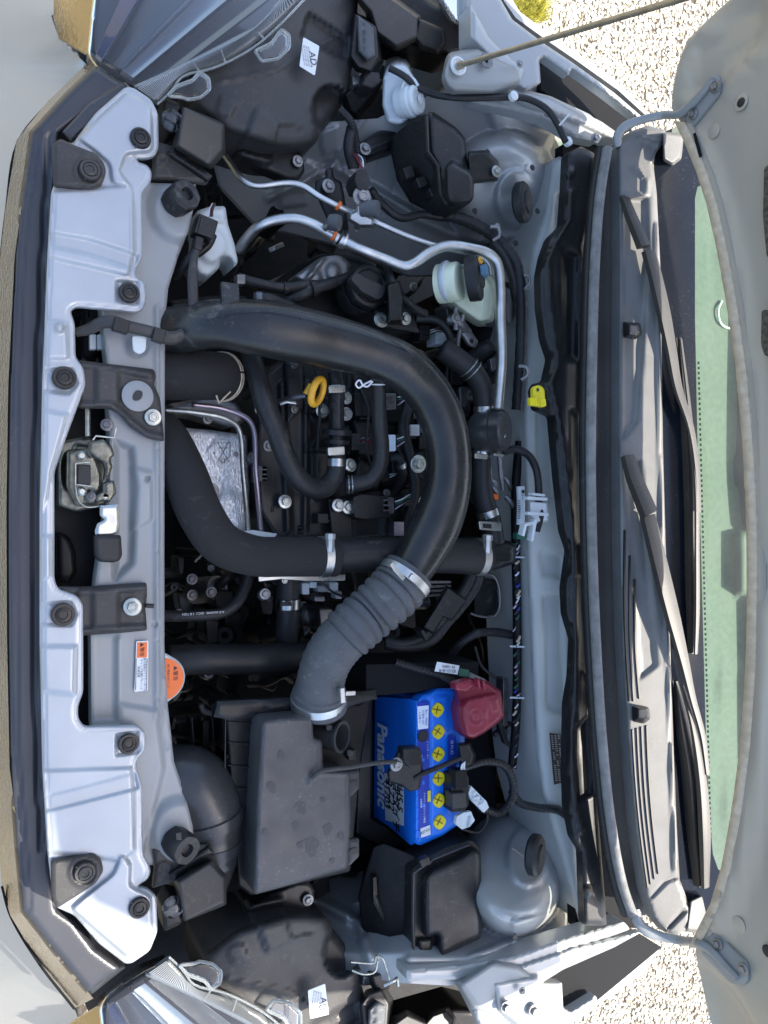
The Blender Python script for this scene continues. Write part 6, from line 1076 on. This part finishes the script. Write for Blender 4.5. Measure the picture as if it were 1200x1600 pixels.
for y in (870, 1010, 1090): bar('loom_tie', [(797, y, .854), (820, y+1, .854)], 3, .002, 'milky', fwl)
# grey tube branch left of crossmember
hz = thing('taped_loom', 'grey taped cable crossing the crossmember and bending up to the horn plug', 'wiring', 250, 515, .9)
tube('loom_sleeve', [(118, 520, .885, 7), (140, 514, .89, 9), (160, 504, .90, 10), (175, 503, .905, 11), (200, 510, .905, 10), (240, 520, .905, 10), (262, 528, .90, 11), (280, 525, .90, 10), (298, 508, .90, 7)], 9, 'greyplastic', hz, per=5, n=10, flat=.7, smooth=30); tube('loom_sleeve', [(298, 512, .90, 9), (302, 490, .90, 8), (301, 440, .90, 8), (303, 405, .90, 6), (308, 392, .90, 5)], 8, 'greyplastic', hz, per=4, n=10, smooth=30)
for a_, b_ in (((178, 504), (202, 511)), ((240, 520), (258, 526))): bar('tape_wrap', [(*a_, .9155), (*b_, .9155)], 21, .012, 'plastic', hz)
plate('tape_tab', rnd([(206, 524), (230, 524), (228, 548), (218, 554), (208, 548)], 5), .899, .004, 'milky', hz)
hw = thing('washer_motor', 'white plastic pump body with a black plug beside the upper bump stop', 'pump', 330, 390, .85)
relief('pump_body', [(306, 330), (330, 322), (352, 322), (356, 350), (366, 380), (372, 410), (366, 418), (360, 404), (345, 402), (342, 420), (325, 434), (308, 428), (300, 410), (310, 370)], .84, 'milky', hw, step=3.5, edge=(.012, 7), thick=.05, rr=5, feats=[('disc', (332, 385, 22, 26), .010, 12), ('line', [(310, 340), (350, 345)], 3, .005, 4)])
plate('plug', [(311, 332), (342, 345), (334, 374), (303, 362)], .892, .024, 'plastic', hw, bevel=.002); plate('plug', [(306, 366), (320, 371), (316, 392), (303, 388)], .888, .02, 'plastic', hw, bevel=.002); bar('plug_rib', [(316, 338, .8945), (310, 362, .8945)], 2, .003, 'greyplastic', hw); tube('plug_lead', [(312, 374, .875), (305, 392, .88), (290, 412, .87), (275, 434, .85)], 7, 'plastic', hw); tube('plug_lead', [(333, 368, .86), (325, 384, .865), (308, 398, .86)], 6, 'plastic', hw)
for k in range(4): tube('wire', [(332+k*1.5, 318, .86), (327+k*2, 328, .875), (326+k*2, 338, .885)], 1.1, ('wblue', 'pink', 'red', 'green')[k], hw, n=6)
# harness left of oil cap
cl = thing('coolant_pipes', 'black hoses tied together running towards the oil filler cap', 'hose', 450, 450, .85)
tube('hose_body', [(372, 434, .85), (400, 442, .855), (440, 450, .86), (475, 446, .86), (510, 444, .85), (548, 432, .84)], 8, 'rubber', cl); tube('hose_body', [(450, 466, .85), (470, 462, .86), (490, 452, .86), (520, 442, .85)], 9, 'rubber', cl)
Q = path([(396, 466, .86), (420, 468, .865), (442, 476, .86), (464, 484, .85)], 10, 8); sweep('hose_body', Q, 'rubber', cl); clamp(Q, 3, 9, cl, 'darksteel', k=1.12); lathe('hose_band', P(445, 451, .86), [(.0095, -.003), (.0095, .003)], 'plastic', cl, ax=(1, 0, 0), n=14); lathe('hose_band', P(488, 452, .862), [(.012, -.003), (.012, .003)], 'plastic', cl, ax=(1, .3, 0), n=14); plate('connector', [(370, 428), (384, 428), (384, 444), (370, 444)], .866, .015, 'darksteel', cl)
relief('tank_flange', [(262, 470), (330, 462), (380, 462), (398, 474), (395, 490), (330, 480), (290, 490), (262, 520)], .83, 'plastic', en, step=4, edge=(.012, 8), thick=.05, rr=5)
# oil sensor
osn = thing('cam_sensor', 'black camshaft sensor plug held by two gold washered bolts', 'sensor', 620, 480, .86)
relief('sensor_plate', [(584, 482), (604, 472), (640, 484), (648, 500), (656, 520), (630, 516), (606, 512), (590, 510)], .85, 'plastic', osn, step=4, edge=(.003, 3), rr=4)
bolt(595, 500, .856, 12, osn); bolt(633, 498, .856, 10, osn); loft('plug', [[(606, 446, .90), (622, 440, .90), (628, 462, .90), (627, 500, .895), (609, 502, .895)], [(602, 442, .85), (624, 436, .85), (632, 462, .85), (630, 508, .85), (606, 508, .85)]], 'plastic', osn, bevel=.003); tube('plug_lead', [(614, 446, .895), (606, 425, .87), (600, 405, .84)], 7, 'plastic', osn)
tube('coolant_line', [(650, 498, .82), (680, 500, .83), (696, 512, .835), (706, 535, .83), (712, 560, .82)], 6, 'rubber', en, n=10)
# dipstick
dp = thing('dipstick', 'yellow oil dipstick ring handle standing by the breather valve', 'dipstick', 495, 612, .86)
c = P(496, 612, .90); ax_ = Vector((.50, -.28, .62)).normalized(); u_, v_, _ = frame(ax_)
L = [np.array((*(c+(u_*math.cos(a)*.0178+v_*math.sin(a)*.0135)), .0042)) for a in np.linspace(0, 2*math.pi, 28)]
sweep('ring_handle', L, 'dipyellow', dp, n=12, flat=1.2, smooth=180); tube('ring_tail', [(480, 616, .895, 7), (486, 600, .90, 4)], 5, 'dipyellow', dp, n=10); tube('tube', [(478, 618, .885), (455, 622, .87), (436, 628, .85)], 4.5, 'darksteel', dp, n=10); tube('dipstick_bracket', [(438, 632, .86), (448, 628, .865), (462, 630, .865)], 2.5, 'alu', dp, per=1)
# brake reservoir
br = thing('brake_reservoir', 'milky green white brake fluid reservoir with dark cap and yellow dot', 'reservoir', 740, 455, .85)
loft('tank', [[(690, 424, .885), (700, 416, .89), (735, 420, .895), (765, 440, .89), (770, 470, .88), (766, 498, .87), (750, 502, .87), (720, 480, .875), (700, 464, .88), (692, 450, .88)], [(684, 430, .84), (694, 418, .83), (735, 410, .80), (775, 430, .80), (798, 470, .80), (794, 508, .80), (745, 512, .80), (712, 492, .81), (694, 472, .83), (684, 452, .84)]], 'greenmilk', br, bevel=.008, bseg=3)
lathe('neck_rim', P(698, 440, .878), [(.028, -.004), (.030, 0), (.030, .004), (.028, .006)], 'milky', br, ax=(.6, 0, .8), n=36)
lathe('neck', P(716, 440, .89), [(.029, -.03), (.029, .0), (.027, .003), (.024, .004)], 'greenmilk', br, ax=(.6, 0, .8), n=36)
lathe('cap', P(737, 436, .905), [(.032, -.006), (.033, 0), (.033, .010), (.030, .013), (.017, .0135), (.016, .016), (.013, .018), (0, .018)], 'rubber', br, ax=(.72, .1, .68), n=44, wob=lambda t, h: 1+(.012*math.cos(22*t) if h > 0 else 0)); lathe('cap_button', P(752, 424, .922), [(.0095, 0), (.0095, .008), (.007, .010), (0, .010)], 'bluecap', br, ax=(.72, .1, .68), n=24)
lathe('yellow_dot', P(750, 407, .925), [(.0055, 0), (.005, .002), (.0025, .002), (.0025, .001), (0, .001)], 'dipyellow', br, ax=(.4, .1, .8), n=20)
mc = thing('master_cylinder', 'cast metal clutch and brake cylinder fittings left of the reservoir', 'cylinder', 710, 480, .8)
for pts, r in (([(690, 470, .82), (712, 474, .825), (735, 490, .82)], 11), ([(700, 500, .83), (716, 504, .84), (730, 520, .83)], 8), ([(712, 480, .85), (712, 515, .84)], 5), ([(724, 490, .85), (716, 530, .83), (714, 550, .82)], 4)): tube('fitting', pts, r, 'cast', mc, n=12)
relief('mount_tab', [(720, 520), (734, 514), (748, 534), (744, 544), (732, 540)], .84, 'cast', mc, step=3, edge=(.003, 3), rr=4); lathe('mount_hole', P(737, 533, .8415), [(.004, 0), (0, .0003)], 'blackprint', mc, n=12); bolt(712, 497, .86, 8, mc, 'cast')
for x, y, r in ((760, 545, 14), (776, 560, 12), (770, 590, 9)): lathe('electric_plug', P(x, y, .84), [(r*.001, -.03), (r*.001, 0), (r*.0008, .01), (0, .01)], 'plastic', mc, ax=(.4, .5, .8), n=16)
plate('electric_tag', [(766, 560), (778, 558), (776, 576), (768, 580)], .86, .01, 'darksteel', mc)
# booster dome
lathe('brake_booster', P(800, 500, .76), [(.10, -.12), (.10, -.03), (.085, 0), (.05, .02), (0, .03)], 'deep', mc, ax=(-.3, 0, 1), n=40)
lathe('side_drum', P(790, 478, .855), [(.03, -.03), (.03, 0), (.026, .006), (0, .006)], 'dustyrubber', mc, ax=(.5, 0, .8), n=30)
# yellow clip
yc = thing('yellow_clip', 'bright yellow plastic clip with a hole fixed on the black seal trunk', 'clip', 840, 620, .95)
relief('clip_plate', [(833, 606), (838, 602), (846, 603), (851, 609), (852, 632), (833, 634)], .958, 'yellow', yc, step=2.5, edge=(.002, 2), thick=.006, rr=3); lathe('clip_hole', P(840.5, 609, .9595), [(.0026, 0), (0, .0003)], 'blackprint', yc, n=12); plate('clip_block', [(829, 621), (853, 623), (854, 634), (850, 636), (829, 633)], .965, .008, 'yellow', yc, bevel=.001); bar('clip_bar', [(838, 617, .968), (838, 634, .968)], 2, .004, 'yellow', yc); bar('clip_bar', [(846, 622, .968), (846, 636, .968)], 2, .004, 'yellow', yc)
# white connector
wcn = thing('white_hose_joint', 'white plastic quick joint clipped to the firewall on a thin hose', 'connector', 840, 810, .9)
loft('joint_body', [[(828, 784, .925), (854, 786, .925), (856, 812, .925), (838, 816, .925), (828, 806, .92)], [(826, 782, .90), (856, 784, .90), (858, 814, .90), (838, 820, .90), (824, 808, .90)]], 'white', wcn, bevel=.002)
for a_, b_, w_ in (((826, 778), (856, 780), 5), ((834, 772), (852, 774), 4), ((826, 802), (858, 804), 5), ((838, 812), (832, 846), 5), ((822, 820), (818, 838), 5), ((822, 820), (840, 816), 5)): bar('joint_rib', [(*a_, .934), (*b_, .93)], w_, .012, 'white', wcn)
tube('joint_hose', [(786, 706, .87), (806, 702, .875), (824, 710, .885), (836, 728, .90), (841, 752, .91), (842, 785, .915), (844, 806, .92), (838, 830, .915)], 6, 'rubber', wcn, n=12)
lt_ = thing('cable_label_tube', 'white printed label tube lying against the firewall loom', 'label', 814, 790, .88)
tube('label_roll', [(813, 760, .87), (814, 790, .87), (813, 820, .87)], 6.5, 'sticker', lt_, n=12); text('tag_lettering', '●59', 817, 772, .8790, 8, 'ink', lt_); text('tag_lettering', 'H39A-1', 812, 798, .8800, 5, 'ink', lt_, ang=-90); plate('green_band', [(808, 832), (824, 834), (822, 844), (808, 842)], .87, .012, 'green', lt_)
for k in range(9): plate('tag_lettering', [(809, 782+k*3.4), (813, 782+k*3.4), (813, 783.3+k*3.4), (809, 783.3+k*3.4)], .8805, .0002, 'ink', lt_, bevel=0)
# information plate on the firewall
pi = plate('identification_plate', [(859, 1145), (877, 1148), (883, 1222), (866, 1226)], .892, .0008, 'blackprint', fw, bevel=0)
for k in range(22):
    y = 1149+k*3.3; x0 = 861+k*.33
    for q in range(3):
        if rng.random() < .8: plate('plate_lettering', [(x0+q*5.2, y), (x0+q*5.2+3.6*rng.uniform(.6, 1), y+.2), (x0+q*5.2+3.4, y+1.7), (x0+q*5.2, y+1.6)], .8930, .0002, 'cast', fw, bevel=0)
# lower hoses by the fuse area right of battery
dr = thing('wiper_linkage_pipes', 'small dark pipes and brackets between battery and firewall', 'bracket', 790, 1150, .8)
bar('bracket_arm', [(770, 1090, .84), (792, 1160, .84), (806, 1168, .84)], 8, .01, 'plastic', dr); bar('bracket_arm', [(774, 1150, .83), (800, 1130, .83)], 6, .01, 'greyplastic', dr); bar('bracket_arm', [(790, 1060, .83), (790, 1150, .83)], 9, .02, 'darksteel', dr)
tube('curved_line', [(700, 1030, .80), (720, 1005, .82), (745, 990, .83), (775, 988, .83), (800, 992, .83)], 7, 'rubber', dr, n=10); tube('curved_line', [(742, 1010, .81), (752, 1040, .81), (775, 1060, .81)], 2.5, 'greyplastic', dr, n=8)
